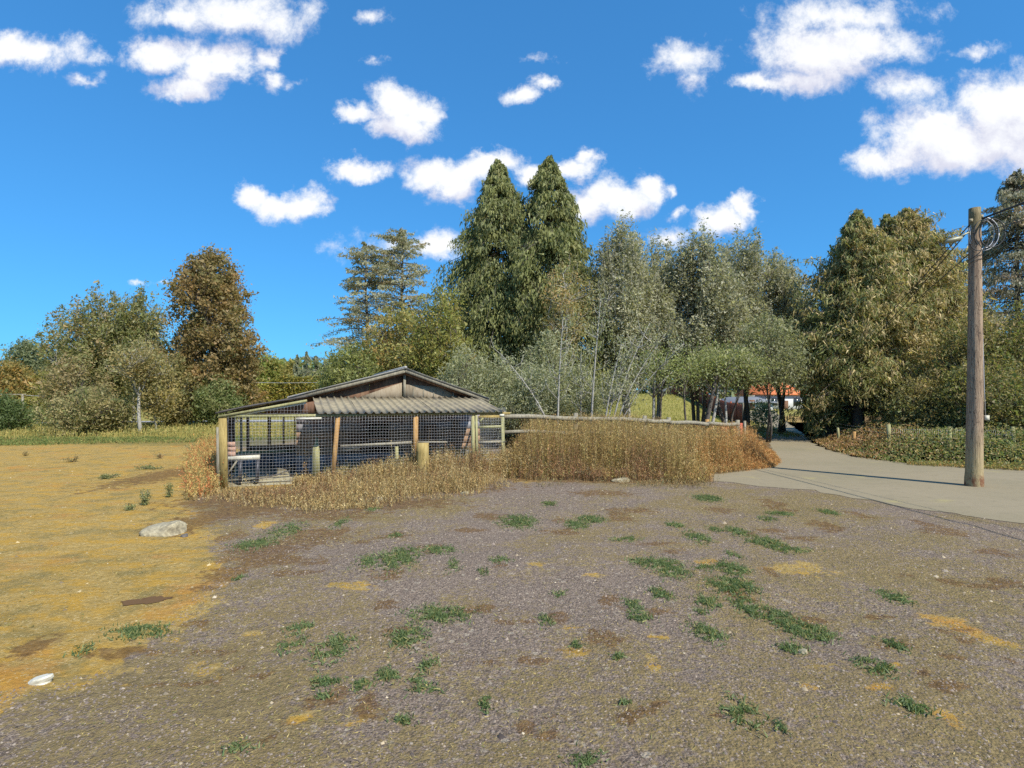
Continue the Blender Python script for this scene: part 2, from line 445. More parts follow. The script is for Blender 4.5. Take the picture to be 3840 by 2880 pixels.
gr = t.mix(t.smooth(s3.outputs[2], .955, .985, 0, .7), gr, (.36, .33, .28))
soil = t.ramp(nC, [(.3, (.10, .078, .036)), (.5, (.19, .15, .07)), (.7, (.28, .225, .11))])
nL = t.noise(t.vmath('ADD', P, (7, 21, 0)), .22, 4, .6)
mixsoil = t.smooth(t.math('ADD', t.math('ADD', nA, t.math('MULTIPLY', t.math('SUBTRACT', nL, .5), 1.1)), t.math('MULTIPLY', t.math('SUBTRACT', nC, .5), .9)),   .41, .60, 0, .85)
base = t.mix(mixsoil, gr, soil)
# tan and ochre dirt
d1 = t.ramp(nC, [(.25, (.20, .145, .045)), (.5, (.31, .225, .08)), (.72, (.42, .32, .135))])
d2 = t.mix(t.smooth(nD, .46, .60, 0, .8), d1, (.38, .235, .04))
d3 = t.mix(t.smooth(t.noise(t.vmath('ADD', P, (13, 5, 0)), .6, 6, .65), .54, .66, 0, .6), d2, (.38, .185, .045))
olive = t.smooth(t.noise(t.vmath('ADD', P, (3, 8, 0)), 1.3, 11, .75), .49, .62, 0, .7)
d4 = t.mix(olive, d3, (.17, .145, .06))
d4 = t.mix(t.smooth(t.noise(t.vmath('ADD', P, (31, 2, 0)), 9, 9, .75), .60, .68, 0, .55), d4, (.11, .095, .05))
d4 = t.mix(t.smooth(s1.outputs[1], .9, .97, 0, .45), d4, (.5, .44, .28))
dm = t.smooth(t.math('ADD', Rm, t.math('MULTIPLY', t.math('SUBTRACT', nB, .5), 2.2)), .38, .62)
base = t.mix(dm, base, d4)
# brown litter
br = t.ramp(nC, [(.3, (.055, .032, .014)), (.5, (.13, .078, .035)), (.7, (.24, .16, .07))])
bm_ = t.smooth(t.math('ADD', Bm, t.math('MULTIPLY', t.math('SUBTRACT', nB, .5), 2.6)), .40, .66, 0, .8)
base = t.mix(bm_, base, br)
# green cover
grn = t.ramp(nC, [(.3, (.028, .045, .018)), (.5, (.06, .09, .035)), (.7, (.12, .15, .06))])
gm_ = t.smooth(t.math('ADD', Gm, t.math('MULTIPLY', t.math('SUBTRACT', nC, .5), 1.6)), .45, .75, 0, .75)
base = t.mix(gm_, base, grn)
# straw-green lawn beyond the pen
lw = t.ramp(nB, [(.3, (.15, .15, .04)), (.5, (.25, .235, .07)), (.7, (.36, .31, .11))])
base = t.mix(t.smooth(t.math('ADD', Am, t.math('MULTIPLY', t.math('SUBTRACT', nA, .5), .6)), .4, .6), base, lw)
base = t.mix(1, base, (1.06, .99, .87), 'MULTIPLY')
t.put(b.inputs['Base Color'], base); b.inputs['Roughness'].default_value = 1.0; b.inputs['Specular IOR Level'].default_value = .15
vd = t.voro(P, 48, 'Distance')
hh = t.math('ADD', t.math('MULTIPLY', t.math('SUBTRACT', 1.0, vd), t.math('SUBTRACT', 1.0, t.math('MULTIPLY', dm, .75))), t.math('MULTIPLY', nC, 1.6))
nE = t.noise(P, 8, 9, .75)
hh = t.math('ADD', hh, t.math('MULTIPLY', nB, 3.2)); hh = t.math('ADD', hh, t.math('MULTIPLY', nE, 2.6))
t.put(b.inputs['Normal'], t.bump(hh, .8, .017)); M['ground'] = m

# ------------------------------------------------------------------ ground sheet
def pxpoly(L): return np.array([G(a, c) for a, c in L])
DIRT = pxpoly([(-1500, 3300), (0, 2625), (250, 2565), (450, 2480), (570, 2370), (700, 2325), (800, 2200), (835, 2150), (780, 2060), (800, 2000), (700, 1900), (740, 1750), (900, 1690), (760, 1640), (560, 1622), (0, 1640), (-2000, 1650)])
BLOBS_D = [(3000,2140,160,32),(2990,2120,110,16),(2640,2105,60,14),(1310,2200,110,16),(1360,2215,70,14),(2455,2490,40,60),(3560,2340,90,60),(3720,2400,80,50),(3300,2590,55,35),(3350,2510,40,20),(3100,2510,80,25),(1150,2690,60,25),(1330,2705,60,25),(3550,2700,110,30),(3020,2600,50,20),(1820,2175,24,10),(1980,1800,80,12),(2140,2345,50,20),(2000,2120,40,14),(960,2370,60,14),(760,2500,90,40),(2480,2390,50,20),(1000,1965,50,16),(2230,2160,50,12),(2150,2440,90,24)]
BLOBS_B = [(650,1990,110,25),(700,1960,150,40),(900,1920,200,35),(1000,2060,190,60),(1180,2010,170,45),(1500,1890,300,30),(1200,1930,300,25),(850,2150,90,50),(130,2430,60,70),(1230,2620,140,40),(1000,2100,240,30),(620,1780,120,60),(2330,1945,60,16),(2260,2390,80,40),(2100,2310,60,26),(470,2440,160,30),(2900,1990,70,12),(2250,1850,150,14),(3000,2020,90,12),(1380,2640,100,50),(980,1880,420,45),(1500,1830,500,30)]
BLOBS_G = [(1944,1956,60,18,1),(2163,1969,38,13,1),(2216,1947,45,11,1),(2058,1890,25,7,.8),(2654,1868,45,10,1),(2531,1969,28,10,1),(2615,2017,36,18,1),(2680,1988,22,8,.9),(2891,2044,40,24,1),(2926,1930,42,7,1),(2880,1948,28,7,.8),(3106,1928,26,9,1),(2505,2131,58,34,1),(2742,2136,50,24,1),(2640,2130,36,12,.7),(2724,2206,60,26,1),(2786,2206,50,24,1),(2479,2228,42,18,1),(2654,2259,40,20,1),(2373,2267,36,18,.9),(2803,2276,50,32,1),(2400,2311,46,20,1),(2917,2311,50,34,1),(2996,2355,60,30,1),(3075,2373,60,26,1),(2654,2368,55,36,1),(2321,2469,22,12,.8),(3356,2241,48,22,1),(3356,2421,30,20,1),(2961,2430,40,20,.9),(3286,2513,56,34,1),(2777,2680,60,46,1),(3417,2671,60,28,1),(1650,2304,105,30,1.1),(1528,2395,62,36,1.1),(1250,2430,60,42,1),(1094,2412,45,26,.7),(1606,2490,32,26,1),(1458,2529,42,24,1.1),(1224,2564,55,20,1),(1354,2573,30,22,1),(1562,2560,32,28,.9),(1493,2100,70,36,.8),(1649,2065,56,13,.8),(955,2039,62,20,.7),(529,2365,95,22,1.1),(894,2165,20,9,.9),(1823,2638,22,22,1),(1510,2699,40,18,.9),(305,2440,36,20,.6),(1380,2110,40,22,.6),(2200,2850,60,30,1),(900,2820,50,25,.6)]
_r = np.random.RandomState(77)
for _i in range(70):
    BLOBS_B.append((_r.uniform(700, 3800), 1870+930*_r.uniform()**1.4, _r.uniform(30, 120), _r.uniform(8, 30)))
for _i in range(26):
    BLOBS_G.append((_r.uniform(900, 3000), 1900+880*_r.uniform()**1.2, _r.uniform(18, 60), _r.uniform(6, 24), _r.uniform(.35, .7)))
def blob(px, py, rx, ry):
    x, y = G(px, py); return x, y, rx*y/F*1.0, ry*y*y/(F*CH)
def axis(lo, hi, fa, fb, step, gw):
    a = list(np.arange(fa, fb+1e-6, step)); s = step
    while a[-1] < hi: s *= gw; a.append(a[-1]+s)
    s = step
    while a[0] > lo: s *= gw; a.insert(0, a[0]-s)
    return np.array(a)
xs = axis(-1500, 1500, -13, 14, .13, 1.10); ys = axis(-200, 2500, 2.6, 21, .12, 1.07)
GX, GY = np.meshgrid(xs, ys)
GZ = ground_h(GX, GY)
nx, ny = len(xs), len(ys)
ii = np.arange(ny-1)[:, None]*nx; jj = np.arange(nx-1)[None]
GF = np.stack([ii+jj, ii+jj+1, ii+nx+jj+1, ii+nx+jj], -1).reshape(-1, 4)
dirt = sstep(poly_sd(GX, GY, DIRT), -.9, .7)
for q in BLOBS_D:
    x, y, rx, ry = blob(*q); dirt = np.maximum(dirt, .84*np.exp(-((GX-x)/rx)**2-((GY-y)/ry)**2))
dirt = np.maximum(dirt, sstep(poly_sd(GX, GY, pxpoly([(820, 1850), (1900, 1790), (1900, 1700), (830, 1700)])), -.2, .4)*.8)
farm = sstep(GY, 25, 27)
dirt = np.where(GX > -3, np.maximum(dirt, sstep(GX, 4, 20)*sstep(GY, 14, 22)*.6), dirt)
brown = np.zeros_like(GX)
for q in BLOBS_B:
    x, y, rx, ry = blob(*q); brown = np.maximum(brown, .9*np.exp(-((GX-x)/rx)**2-((GY-y)/ry)**2))
clump_ground = pxpoly([(1880, 1800), (2000, 1808), (2250, 1812), (2600, 1818), (2690, 1806), (2640, 1786), (2930, 1752), (2900, 1650), (1880, 1640)])
brown = np.maximum(brown, sstep(poly_sd(GX, GY, clump_ground), -.2, .3))
brown = np.maximum(brown, sstep(poly_sd(GX, GY, pxpoly([(2960, 1640), (3100, 1690), (3400, 1740), (3840, 1762), (6000, 1790), (6000, 1560), (3000, 1560)])), -.1, .5))
green = np.zeros_like(GX)
for (a, c, rx, ry, wt) in BLOBS_G:
    x, y, rx, ry = blob(a, c, rx, ry); green = np.maximum(green, .62*wt*np.exp(-((GX-x)/rx)**2-((GY-y)/ry)**2))
green = np.maximum(green, .62*sstep(-GX, 8, 12)*sstep(GY+.12*GX, 22.2, 24.5)*(1-sstep(GY, 31, 34)))
lawn = sstep(GY, 29, 33)*sstep(-GX, 2, 6) + sstep(GY, 26, 30)*sstep(GX, 1, 4)*sstep(road_left(np.clip(GY, 20, 95))-GX, 0, 1.5) + sstep(GY, 60, 75)
lawn = np.clip(lawn, 0, 1)
gcol = np.stack([dirt, green, brown, lawn], -1).reshape(-1, 4)
o = build('ground', np.stack([GX, GY, GZ], -1).reshape(-1, 3), [GF], M['ground'], col=gcol, smooth=True)
tag(o, kind='structure')

# ------------------------------------------------------------------ driveway (one sheet a little above the ground, ragged edges)
def jag(pts, step=.35, amp=.07, rs=np.random.RandomState(3)):
    out = []
    for a, c in zip(pts[:-1], pts[1:]):
        a = np.array(a); c = np.array(c); L = np.linalg.norm(c-a); k = max(1, int(L/step))
        for i in range(k):
            p = a+(c-a)*i/k; am = amp*min(1, L)
            out.append(p+rs.normal(0, am, 2) + .1*np.array([wav(p[0]*1., p[1]*1., 2.1), wav(p[1], p[0], 2.4)]))
    return out
ring = [G(*p) for p in near_e+far_e+left_e]; ring = jag(ring+[ring[0]])
RING = np.array(ring)
import bmesh
bm = bmesh.new()
vs = [bm.verts.new((p[0], p[1], 0.0)) for p in ring]
f = bm.faces.new(vs)
if f.normal.z < 0: f.normal_flip()
bmesh.ops.triangulate(bm, faces=bm.faces[:])
me = bpy.data.meshes.new('driveway'); bm.to_mesh(me); bm.free()
co = np.array([v.co[:] for v in me.vertices]); 
for v in me.vertices: v.co.z = 0.007
me.materials.append(M['drive'])
o = bpy.data.objects.new('driveway', me); COL.objects.link(o); tag(o, kind='structure')

# ================================================================== THE POULTRY SHED WITH ITS RUN
P0 = np.array([-6.95, 13.6]); DT = np.array([.928, .371]); DT /= np.linalg.norm(DT); DD = np.array([-DT[1], DT[0]])
def S(t_, d_, z_): q = P0+DT*t_+DD*d_; return np.array([q[0], q[1], z_])
def t_of(px, d_=0.0):
    r = (px-1920)/F; b0 = P0+DD*d_; return (r*b0[1]-b0[0])/(DT[0]-r*DT[1])
shed = empty('poultry_shed', S(3.6, 2, 0), "weathered gabled poultry shed with corrugated canopy and wire mesh run", "shed")
WD = 2.38
def corrugated(name, o0, across, down, width, length, mat, parent, pitch=.18, amp=.028, th=.004, k=9, skew=0):
    """sheet: o0 corner, across unit vec (ribs repeat), down unit vec (along ribs)"""
    o0 = np.asarray(o0, float); a = np.asarray(across, float); dn = np.asarray(down, float); nrm = np.cross(a, dn); nrm /= np.linalg.norm(nrm)
    if nrm[2] < 0: nrm = -nrm
    n = int(width/pitch*k)+1; u = np.linspace(0, width, n); h = amp*(2*np.maximum(0, np.cos(u/pitch*2*np.pi))**1.5-1)
    rows = []; m = 5
    for lay in (0, 1):
        for i in range(m):
            vv = length*i/(m-1)
            rows.append(o0+a*u[:, None]+dn*vv+nrm*(h[:, None]-lay*th+.006*math.sin(i*1.7+o0[0]*3)))
    V = np.concatenate(rows); Fq = []
    j = np.arange(n-1)
    for lay in (0, 1):
        for i in range(m-1):
            s = (lay*m+i)*n; q = np.stack([s+j, s+j+1, s+n+j+1, s+n+j], -1); Fq.append(q if lay == 0 else q[:, ::-1])
    b0 = m*n
    for r0 in (0, (m-1)*n): Fq.append(np.stack([r0+j, b0+r0+j, b0+r0+j+1, r0+j+1], -1))
    i = np.arange(m-1)*n
    for c0 in (0, n-1): Fq.append(np.stack([i+c0, i+n+c0, b0+i+n+c0, b0+i+c0], -1))
    return build(name, V, [np.concatenate(Fq)], mat, parent)
a3 = np.array([DT[0], DT[1], 0]); d3 = np.array([DD[0], DD[1], 0])
# canopy: five overlapping sheets from the gable wall down to the front rail
tl, tr = 2.18, 7.18
slope = np.array([-DD[0]*2.44, -DD[1]*2.44, -.40]); sl_len = np.linalg.norm(slope); slope /= sl_len
nsh = 5; wsh = (tr-tl)/nsh
for i in range(nsh):
    corrugated('roof_sheet', S(tl+i*wsh-.02, WD, 2.215+.006*(i % 2)), a3, slope, wsh+.04, sl_len+.06, M['roofmetal'], shed, pitch=.2, amp=.024)
# main gable roof
ta, za = 4.84, 3.06; te_l, ze_l = 1.50, 2.17; te_r, ze_r = 7.55, 2.13
def roof_side(t0, z0, t1, z1, d0, d1, mat, name='main_roof_sheet', n=5, lift=.03):
    dn = S(t1, 0, z1)-S(t0, 0, z0); L = np.linalg.norm(dn); dn /= L
    wd = (d1-d0)/n
    for i in range(n): corrugated(name, S(t0, d0+i*wd-.02, z0+lift+.005*(i % 2)), d3, dn, wd+.04, L, mat, shed, pitch=.12, amp=.016)
roof_side(ta, za, te_l, ze_l, WD-.25, 8.6, M['roofmetal2'])
roof_side(ta, za, te_r, ze_r, WD-.25, 8.6, M['roofmetal2'])
roof_side(1.95, 2.20, -.12, 1.80, -.06, 8.2, M['darkroof'], 'aisle_roof_sheet', 6)
# ridge cap and bargeboards
add_r = Acc(); add_tube(add_r, [S(ta, WD-.27, za+.055), S(ta, 8.6, za+.055)], .045, 8); add_r.build('ridge_cap', M['roofmetal2'], shed)
for (t0, z0, t1, z1) in ((ta, za-.045, te_l, ze_l-.045), (ta, za-.045, te_r, ze_r-.045)):
    beam('bargeboard', S(t0, WD-.2, z0), S(t1, WD-.2, z1), .035, .11, M['graywood'], shed)
    beam('rafter', S(t0, WD-.02, z0-.06), S(t1, WD-.02, z1-.06), .05, .10, M['darkwood'], shed)
beam('bargeboard', S(1.93, -.03, 2.12), S(-.06, -.03, 1.735), .03, .06, M['greenwood'], shed)
beam('bargeboard', S(1.9, .02, 2.06), S(0.0, .02, 1.70), .04, .05, M['white'], shed)
# gable wall panels
zb = 2.1
def gable_z(t_): return za-.1-(ta-t_)*(za-ze_l)/(ta-te_l) if t_ < ta else za-.1-(t_-ta)*(za-ze_r)/(te_r-ta)
def quad_panel(name, pts, th, mat, d_):
    """pts: (t,z) outline on the wall plane, thickened"""
    n = len(pts); V = [S(p[0], d_, p[1]) for p in pts]+[S(p[0], d_+th, p[1]) for p in pts]
    Fs = {n: [np.arange(n)[None], (np.arange(n)[::-1]+n)[None]]}
    side = np.array([[i, n+i, n+(i+1) % n, (i+1) % n] for i in range(n)])
    L = [np.concatenate(Fs[n]), side] if n != 4 else [np.concatenate(Fs[n]+[side])]
    return build(name, V, L, mat, shed)
pan = [(te_l+.1, 2.6), (2.65, 3.0), (3.7, 0), (ta-.04, 0)]
edges_t = [1.7, 2.75, 3.8, ta-.035]
for i in range(3):
    a_, c_ = edges_t[i]+.004, edges_t[i+1]-.004
    quad_panel('gable_panel', [(a_, zb-.3), (c_, zb-.3), (c_, gable_z(c_)), (a_, gable_z(a_))], .02, M['redply'] if i < 2 else M['redply'], WD+.05+.004*i)
edges_t = [ta+.035, 5.9, 6.7, 7.35]
for i in range(3):
    a_, c_ = edges_t[i]+.004, edges_t[i+1]-.004
    quad_panel('gable_panel', [(a_, zb-.3), (c_, zb-.3), (c_, gable_z(c_)), (a_, gable_z(a_))], .02, [M['redply'], M['darkwood'], M['redply']][i], WD+.05+.004*i)
# paler sheets lower in the gable
quad_panel('plywood_sheet', [(3.2, zb), (ta-.05, zb), (ta-.05, 2.66), (4.2, 2.46)], .012, M['tanply'], WD+.032)
quad_panel('plywood_sheet', [(ta+.05, zb), (6.75, zb), (6.0, 2.52), (ta+.05, 2.6)], .012, M['tanply'], WD+.032)
for k, tt in enumerate(np.arange(ta+.3, 6.5, .32)):
    beam('batten', S(tt, WD+.02, zb+.02), S(tt, WD+.02, 2.52-(tt-ta)*.1), .03, .015, M['graywood'], shed, up=(DD[0], DD[1], 0))
quad_panel('wall_board', [(.95, 1.79), (2.12, 1.79), (2.12, 2.1), (.95, 1.89)], .02, M['darkwood'], .35)
beam('king_post', S(ta, WD-.03, 2.2), S(ta+.01, WD-.03, za-.16), .075, .04, M['graywood'], shed, up=(DD[0], DD[1], 0))
# front rail and posts
zr = 1.74
beam('top_rail', S(-.06, 0, zr), S(3.4, 0, zr), .05, .07, M['greenwood'], shed)
beam('top_rail', S(3.41, .0, zr), S(7.42, 0, zr), .05, .07, M['yellowwood'], shed)
beam('rail_splice', S(t_of(1110), -.05, zr-.075), S(t_of(1205), -.05, zr-.07), .03, .05, M['white'], shed)
pA = beam('corner_post', S(.06, .02, 0), S(.03, .02, zr-.04), .17, .15, M['yellowwood'], shed, up=(DD[0], DD[1], 0))
beam('corner_post', S(-.06, .0, 0), S(-.07, .0, zr-.25), .07, .1, M['graywood'], shed, up=(DD[0], DD[1], 0))
beam('post', S(t_of(1246), .04, 0), S(t_of(1268), .04, zr-.035), .105, .09, M['orangewood'], shed, up=(DD[0], DD[1], 0))
beam('post', S(t_of(1558), .04, .5), S(t_of(1560), .04, zr-.035), .125, .09, M['orangewood'], shed, up=(DD[0], DD[1], 0))
beam('post', S(t_of(1776), .04, 0), S(t_of(1774), .04, zr-.035), .09, .09, M['greenwood'], shed, up=(DD[0], DD[1], 0))
beam('mid_rail', S(t_of(1278), .09, .93), S(t_of(1560), .09, .985), .04, .075, M['graywood'], shed)
beam('mid_rail', S(t_of(1278), .13, .85), S(t_of(1350), .13, .86), .03, .05, M['graywood'], shed)
beam('mid_rail', S(t_of(1565), .09, .99), S(t_of(1680), .09, .96), .04, .05, M['graywood'], shed)
# gate: frame with cross rails
gate = beam('gate', S(t_of(1788), -.02, .12), S(t_of(1785), -.02, zr-.04), .06, .05, M['greenwood'], shed, up=(DD[0], DD[1], 0))
gate['label'] = "narrow framed gate with four cross rails at the end of the run"
def gp(name, p0, p1, a_, c_, mt, up=(0, 0, 1)): return beam(name, p0, p1, a_, c_, mt, gate, up=up)
tg0, tg1 = t_of(1791), t_of(1886)
gp('gate_stile', S(tg1, -.02, 0), S(tg1-.02, -.02, zr-.1), .085, .06, M['greenwood'], up=(DD[0], DD[1], 0))
for z_, mt, hgt in ((zr-.10, 'yellowwood', .09), (1.36, 'greenwood', .07), (.93, 'graywood', .07), (.42, 'graywood', .07)):
    gp('gate_rail', S(tg0+.02, -.025, z_), S(tg1-.045, -.025, z_+.01), .04, hgt, M[mt])
gp('gate_brace', S(tg0+.03, -.06, 1.5), S(tg0+.14, -.06, 1.62), .03, .04, M['greenwood'])
a = Acc(); add_tube(a, [S(tg1-.01, -.055, .93), S(tg1+.09, -.055, .93)], .012, 6); a.build('gate_latch', M['darkmetal'], gate)
beam('sign_plate', S(tg1-.12, -.05, zr-.05), S(tg1+.02, -.05, zr-.05), .01, .07, M['white'], shed)
# wire mesh, bays of welded wire that sag a little
def mesh_bay(fn, u0, u1, z0, z1, cell=.076, rad=.0016, name='wire_mesh', zf=None, par=None, cap=None):
    a = Acc(); sd = random.random()*9
    def pos(u, z):
        off = .012*math.sin(u*5.1+z*3.3+sd)+.008*math.sin(u*2.3-z*7+sd)
        return fn(u+.006*math.sin(z*9+u*3+sd), off, z+.006*math.sin(u*7+sd))
    u = u0
    while u < u1:
        ztop = z1 if cap is None else cap(u)
        if ztop > z0+.1:
            add_tube(a, [pos(u, z) for z in np.linspace(z0, ztop, 8)], rad, 4)
        u += cell
    z = z0+.02
    while z < (z1 if cap is None else max(cap(u0), cap(u1))):
        us = np.linspace(u0, u1, max(6, int((u1-u0)/.25)))
        if cap is not None: us = np.array([q for q in us if cap(q) > z])
        if len(us) > 2: add_tube(a, [pos(q, z) for q in us], rad, 4)
        z += cell
    o = a.build(name, M['wire'], par or shed); o['kind'] = 'stuff'; return o
front = lambda u, off, z: S(u, -.055+off*.8, z)
edges = [.12, t_of(1250), t_of(1560), t_of(1770)]
for i in range(3): mesh_bay(front, edges[i]+.03, edges[i+1]-.03, .05, zr)
mesh_bay(front, tg0, tg1, .15, zr-.1, par=gate)
mesh_bay(front, .1, 1.95, zr+.04, 2.1, cap=lambda u: 1.69+u*.19)
side = lambda u, off, z: S(-.02+off, u, z)
mesh_bay(side, .1, 4.0, .05, 1.62)
for dd_ in (1.0, 2.0, 3.0): beam('post', S(0, dd_, 0), S(0, dd_, 1.74), .07, .07, M['darkwood'], shed, up=(1, 0, 0))
beam('side_rail', S(0, .1, 1.66), S(0, 7.9, 1.66), .05, .07, M['graywood'], shed)
mesh_bay(lambda u, off, z: S(7.3+off, u, z), .1, WD, .05, 1.9)
beam('side_rail', S(7.32, .05, zr), S(7.32, WD, 2.05), .05, .07, M['graywood'], shed)
# shed wall under the canopy, boards and sheets
bl, brr = 1.72, 7.34
z = 0.0; k = 0
op0, op1 = t_of(1382, WD), t_of(1460, WD)
rows = [(0, .24, 'bluemetal'), (.245, .49, 'bluemetal'), (.495, .72, 'brownboard'), (.725, .95, 'brownboard'), (.955, 1.18, 'brownboard'), (1.185, 1.42, 'bluemetal'), (1.425, 1.66, 'purplemetal'), (1.665, 1.92, 'bluemetal'), (1.925, 2.16, 'darkwood')]
for (z0, z1, mt) in rows:
    segs = [(bl, op0, 0), (op1, brr, 1)] if .48 < z0 < 1.2 else [(bl, 4.3, 0), (4.305, brr, 1)]
    for (s0, s1, q) in segs:
        build('wall_board', boxv(S((s0+s1)/2, WD+.10+.006*(k % 3), (z0+z1)/2), a3*(s1-s0)/2, d3*.012, np.array([0, 0, (z1-z0)/2])), [BOXF], M[mt], shed); k += 1
beam('door_frame', S(op0-.03, WD+.06, .48), S(op0-.03, WD+.06, 1.2), .05, .04, M['graywood'], shed, up=(DD[0], DD[1], 0))
# brown panels hanging in front of the wall, with a narrow gap
for (c0, c1, zz0, zz1, mt) in ((1310, 1380, .52, 1.13, 'redply'), (1462, 1545, .55, 1.2, 'brownboard'), (1590, 1640, .6, 1.35, 'redply'), (1700, 1725, .3, 1.5, 'darkwood')):
    s0, s1 = t_of(c0, WD), t_of(c1, WD)
    build('wall_panel', boxv(S((s0+s1)/2, WD+.05, (zz0+zz1)/2), a3*(s1-s0)/2, d3*.012, np.array([0, 0, (zz1-zz0)/2])), [BOXF], M[mt], shed)
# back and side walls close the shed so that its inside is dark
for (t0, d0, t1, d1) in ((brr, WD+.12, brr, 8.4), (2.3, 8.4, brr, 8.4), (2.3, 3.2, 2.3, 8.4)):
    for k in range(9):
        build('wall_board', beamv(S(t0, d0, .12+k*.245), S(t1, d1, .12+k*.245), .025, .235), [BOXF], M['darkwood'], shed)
# aisle partition with a framed opening that looks through to the field
PD = 4.0
fo0, fo1 = t_of(935, PD), t_of(1135, PD)
def part(name, c0, c1, z0, z1, mt, dd_=PD, th=.03):
    s0, s1 = c0, c1
    return build(name, boxv(S((s0+s1)/2, dd_, (z0+z1)/2), a3*(s1-s0)/2, d3*th/2, np.array([0, 0, (z1-z0)/2])), [BOXF], M[mt], shed)
part('frame_board', fo0, fo1+.03, 1.60, 1.74, 'yellowwood', PD-.03)
part('frame_board', fo1-.03, fo1+.06, .72, 1.595, 'yellowwood', PD-.03)
part('frame_board', t_of(1010, PD)-.05, t_of(1010, PD)+.05, .73, 1.595, 'orangewood', PD-.05)
part('frame_board', t_of(1063, PD)-.03, t_of(1063, PD)+.035, .73, 1.595, 'orangewood', PD-.04)
part('frame_board', t_of(1105, PD)-.015, t_of(1105, PD)+.015, .73, 1.595, 'orangewood', PD-.03)
part('sill_and_shade_board', fo0, 2.25, .56, .71, 'darkwood', PD)  # dark board stands in for the deep shade under the framed opening
part('sill_and_shade_board', fo0-.3, 2.28, .47, .55, 'greenwood', PD-.06, .1)
part('low_sheet', .05, 1.1, 0, .46, 'bluemetal', PD)
part('low_sheet', 1.105, 2.28, 0, .455, 'bluemetal', PD+.01)
for c_, wd_ in ((878, .05), (905, .07), (930, .09)):
    q = t_of(c_, PD); part('upright_board', q-wd_/2, q+wd_/2, .5, 1.74, 'graywood' if c_ == 905 else 'darkwood', PD-.02)
mesh_bay(lambda u, off, z: S(u, PD+.03+off, z), .1, 2.25, .5, 1.7, cell=.1)
part('upright_board', 2.26, 2.34, 0, 2.1, 'darkwood', PD-.02)
for dd_ in (1.0, 2.6, 4.2, 5.8): beam('cross_beam', S(0, dd_, 1.76), S(1.9, dd_, 2.12), .05, .07, M['graywood'], shed)
# concrete floor of the run
fl = Acc(); fl.add(np.array([S(0, .25, .0), S(2.3, .25, 0), S(2.3, 4, 0), S(0, 4, 0), S(0, .25, .03), S(2.3, .25, .03), S(2.3, 4, .03), S(0, 4, .03)]),
   np.array([[4, 5, 6, 7], [0, 1, 5, 4], [1, 2, 6, 5], [2, 3, 7, 6], [3, 0, 4, 7]]))
fl.build('floor_slab', plain('pale_concrete', (.34, .30, .19), .9, 0, .2, 5, .2, (.2, .18, .12)), shed)

# ---- things in and around the run
bench = empty('bench', S(.62, .55, .03), "low bench with pale board top and dark legs inside the mesh run", "bench")
tb0, tb1 = t_of(852, .5), t_of(975, .5)
beam('bench_top', S(tb0, .5, .69), S(tb1, .5, .70), .34, .09, M['white'], bench)
for c_ in (902, 966):
    q = t_of(c_, .5)
    for dq in (.36, .64): beam('leg', S(q-.015, dq, .03), S(q+.01, dq, .648), .07, .06, M['darkmetal'], bench, up=(DD[0], DD[1], 0))
beam('bench_brace', S(t_of(853, .4), .3, .3), S(t_of(890, .4), .3, .64), .05, .04, M['graywood'], bench)
lab = ["pinkish block, lowest of the stack on the bench", "pinkish block resting in the middle of the stack on the bench", "pinkish block at the top of the stack on the bench"]
for i in range(3):
    q = t_of(868, .5); zz = .745+i*.118
    o = build('block', boxv(S(q+.01*(i % 2), .5, zz+.055), a3*.095*(1-.05*i), d3*.07, np.array([0, 0, .055])), [BOXF], M['brick'], loc=tuple(S(q, .5, zz)))
    tag(o, lab[i], "block", "blocks stacked on the bench")
a = Acc(); add_tube(a, [S(.5, .9, .06), S(1.0, 1.1, .09), S(1.5, 1.3, .22), S(2.0, 1.5, .38)], [.018, .016, .014, .01], 6)
tag(a.build('branch', M['bark'], loc=tuple(S(.5, .9, .06))), "thin dark branch leaning up from the floor of the run", "branch")
a = Acc(); add_tube(a, [S(.25, .5, .06), S(.8, .45, .055), S(1.5, .4, .06), S(2.4, .45, .05)], .013, 6)
tag(a.build('hose', M['cable'], loc=tuple(S(.25, .5, .06))), "dark hose lying along the floor behind the wire mesh", "hose")
# old post stump in the weeds before the mesh
def stump(name, px, Y, r, h, label, mat, lean=0, cat="stump"):
    x = X_at(px, Y); a = Acc(); n = 10
    P = [(x+lean*k/4, Y, h*k/4) for k in range(5)]
    add_tube(a, P, [r*1.12, r*1.03, r, r*.97, r*.93], n)
    o = a.build(name, mat, loc=(x, Y, 0)); return tag(o, label, cat)
stump('stump', 1585, 14.75, .17, 1.02, "thick weathered timber stump standing in dry weeds before the mesh", M['yellowwood'])
q = t_of(1185, .7)
stake = build('stake', np.array([S(q-.1, .7, 0), S(q+.1, .7, 0), S(q+.09, .7, .8), S(q+.03, .7, 1.18), S(q-.08, .7, .85), S(q-.1, .75, 0), S(q+.1, .75, 0), S(q+.09, .75, .8), S(q+.03, .75, 1.18), S(q-.08, .75, .85)]),
      [np.array([[0, 1, 2, 3, 4], [9, 8, 7, 6, 5]]), np.array([[0, 5, 6, 1], [1, 6, 7, 2], [2, 7, 8, 3], [3, 8, 9, 4], [4, 9, 5, 0]])], M['greenwood'], loc=tuple(S(q, .7, 0)))
tag(stake, "pointed greenish board standing inside the run", "stake")
q = t_of(1490, .6)
tag(beam('stake', S(q, .6, 0), S(q-.02, .6, .84), .09, .04, M['greenwood'], up=(DD[0], DD[1], 0), loc=tuple(S(q, .6, 0))), "short grey green stake behind the mesh beside the dark opening", "stake")

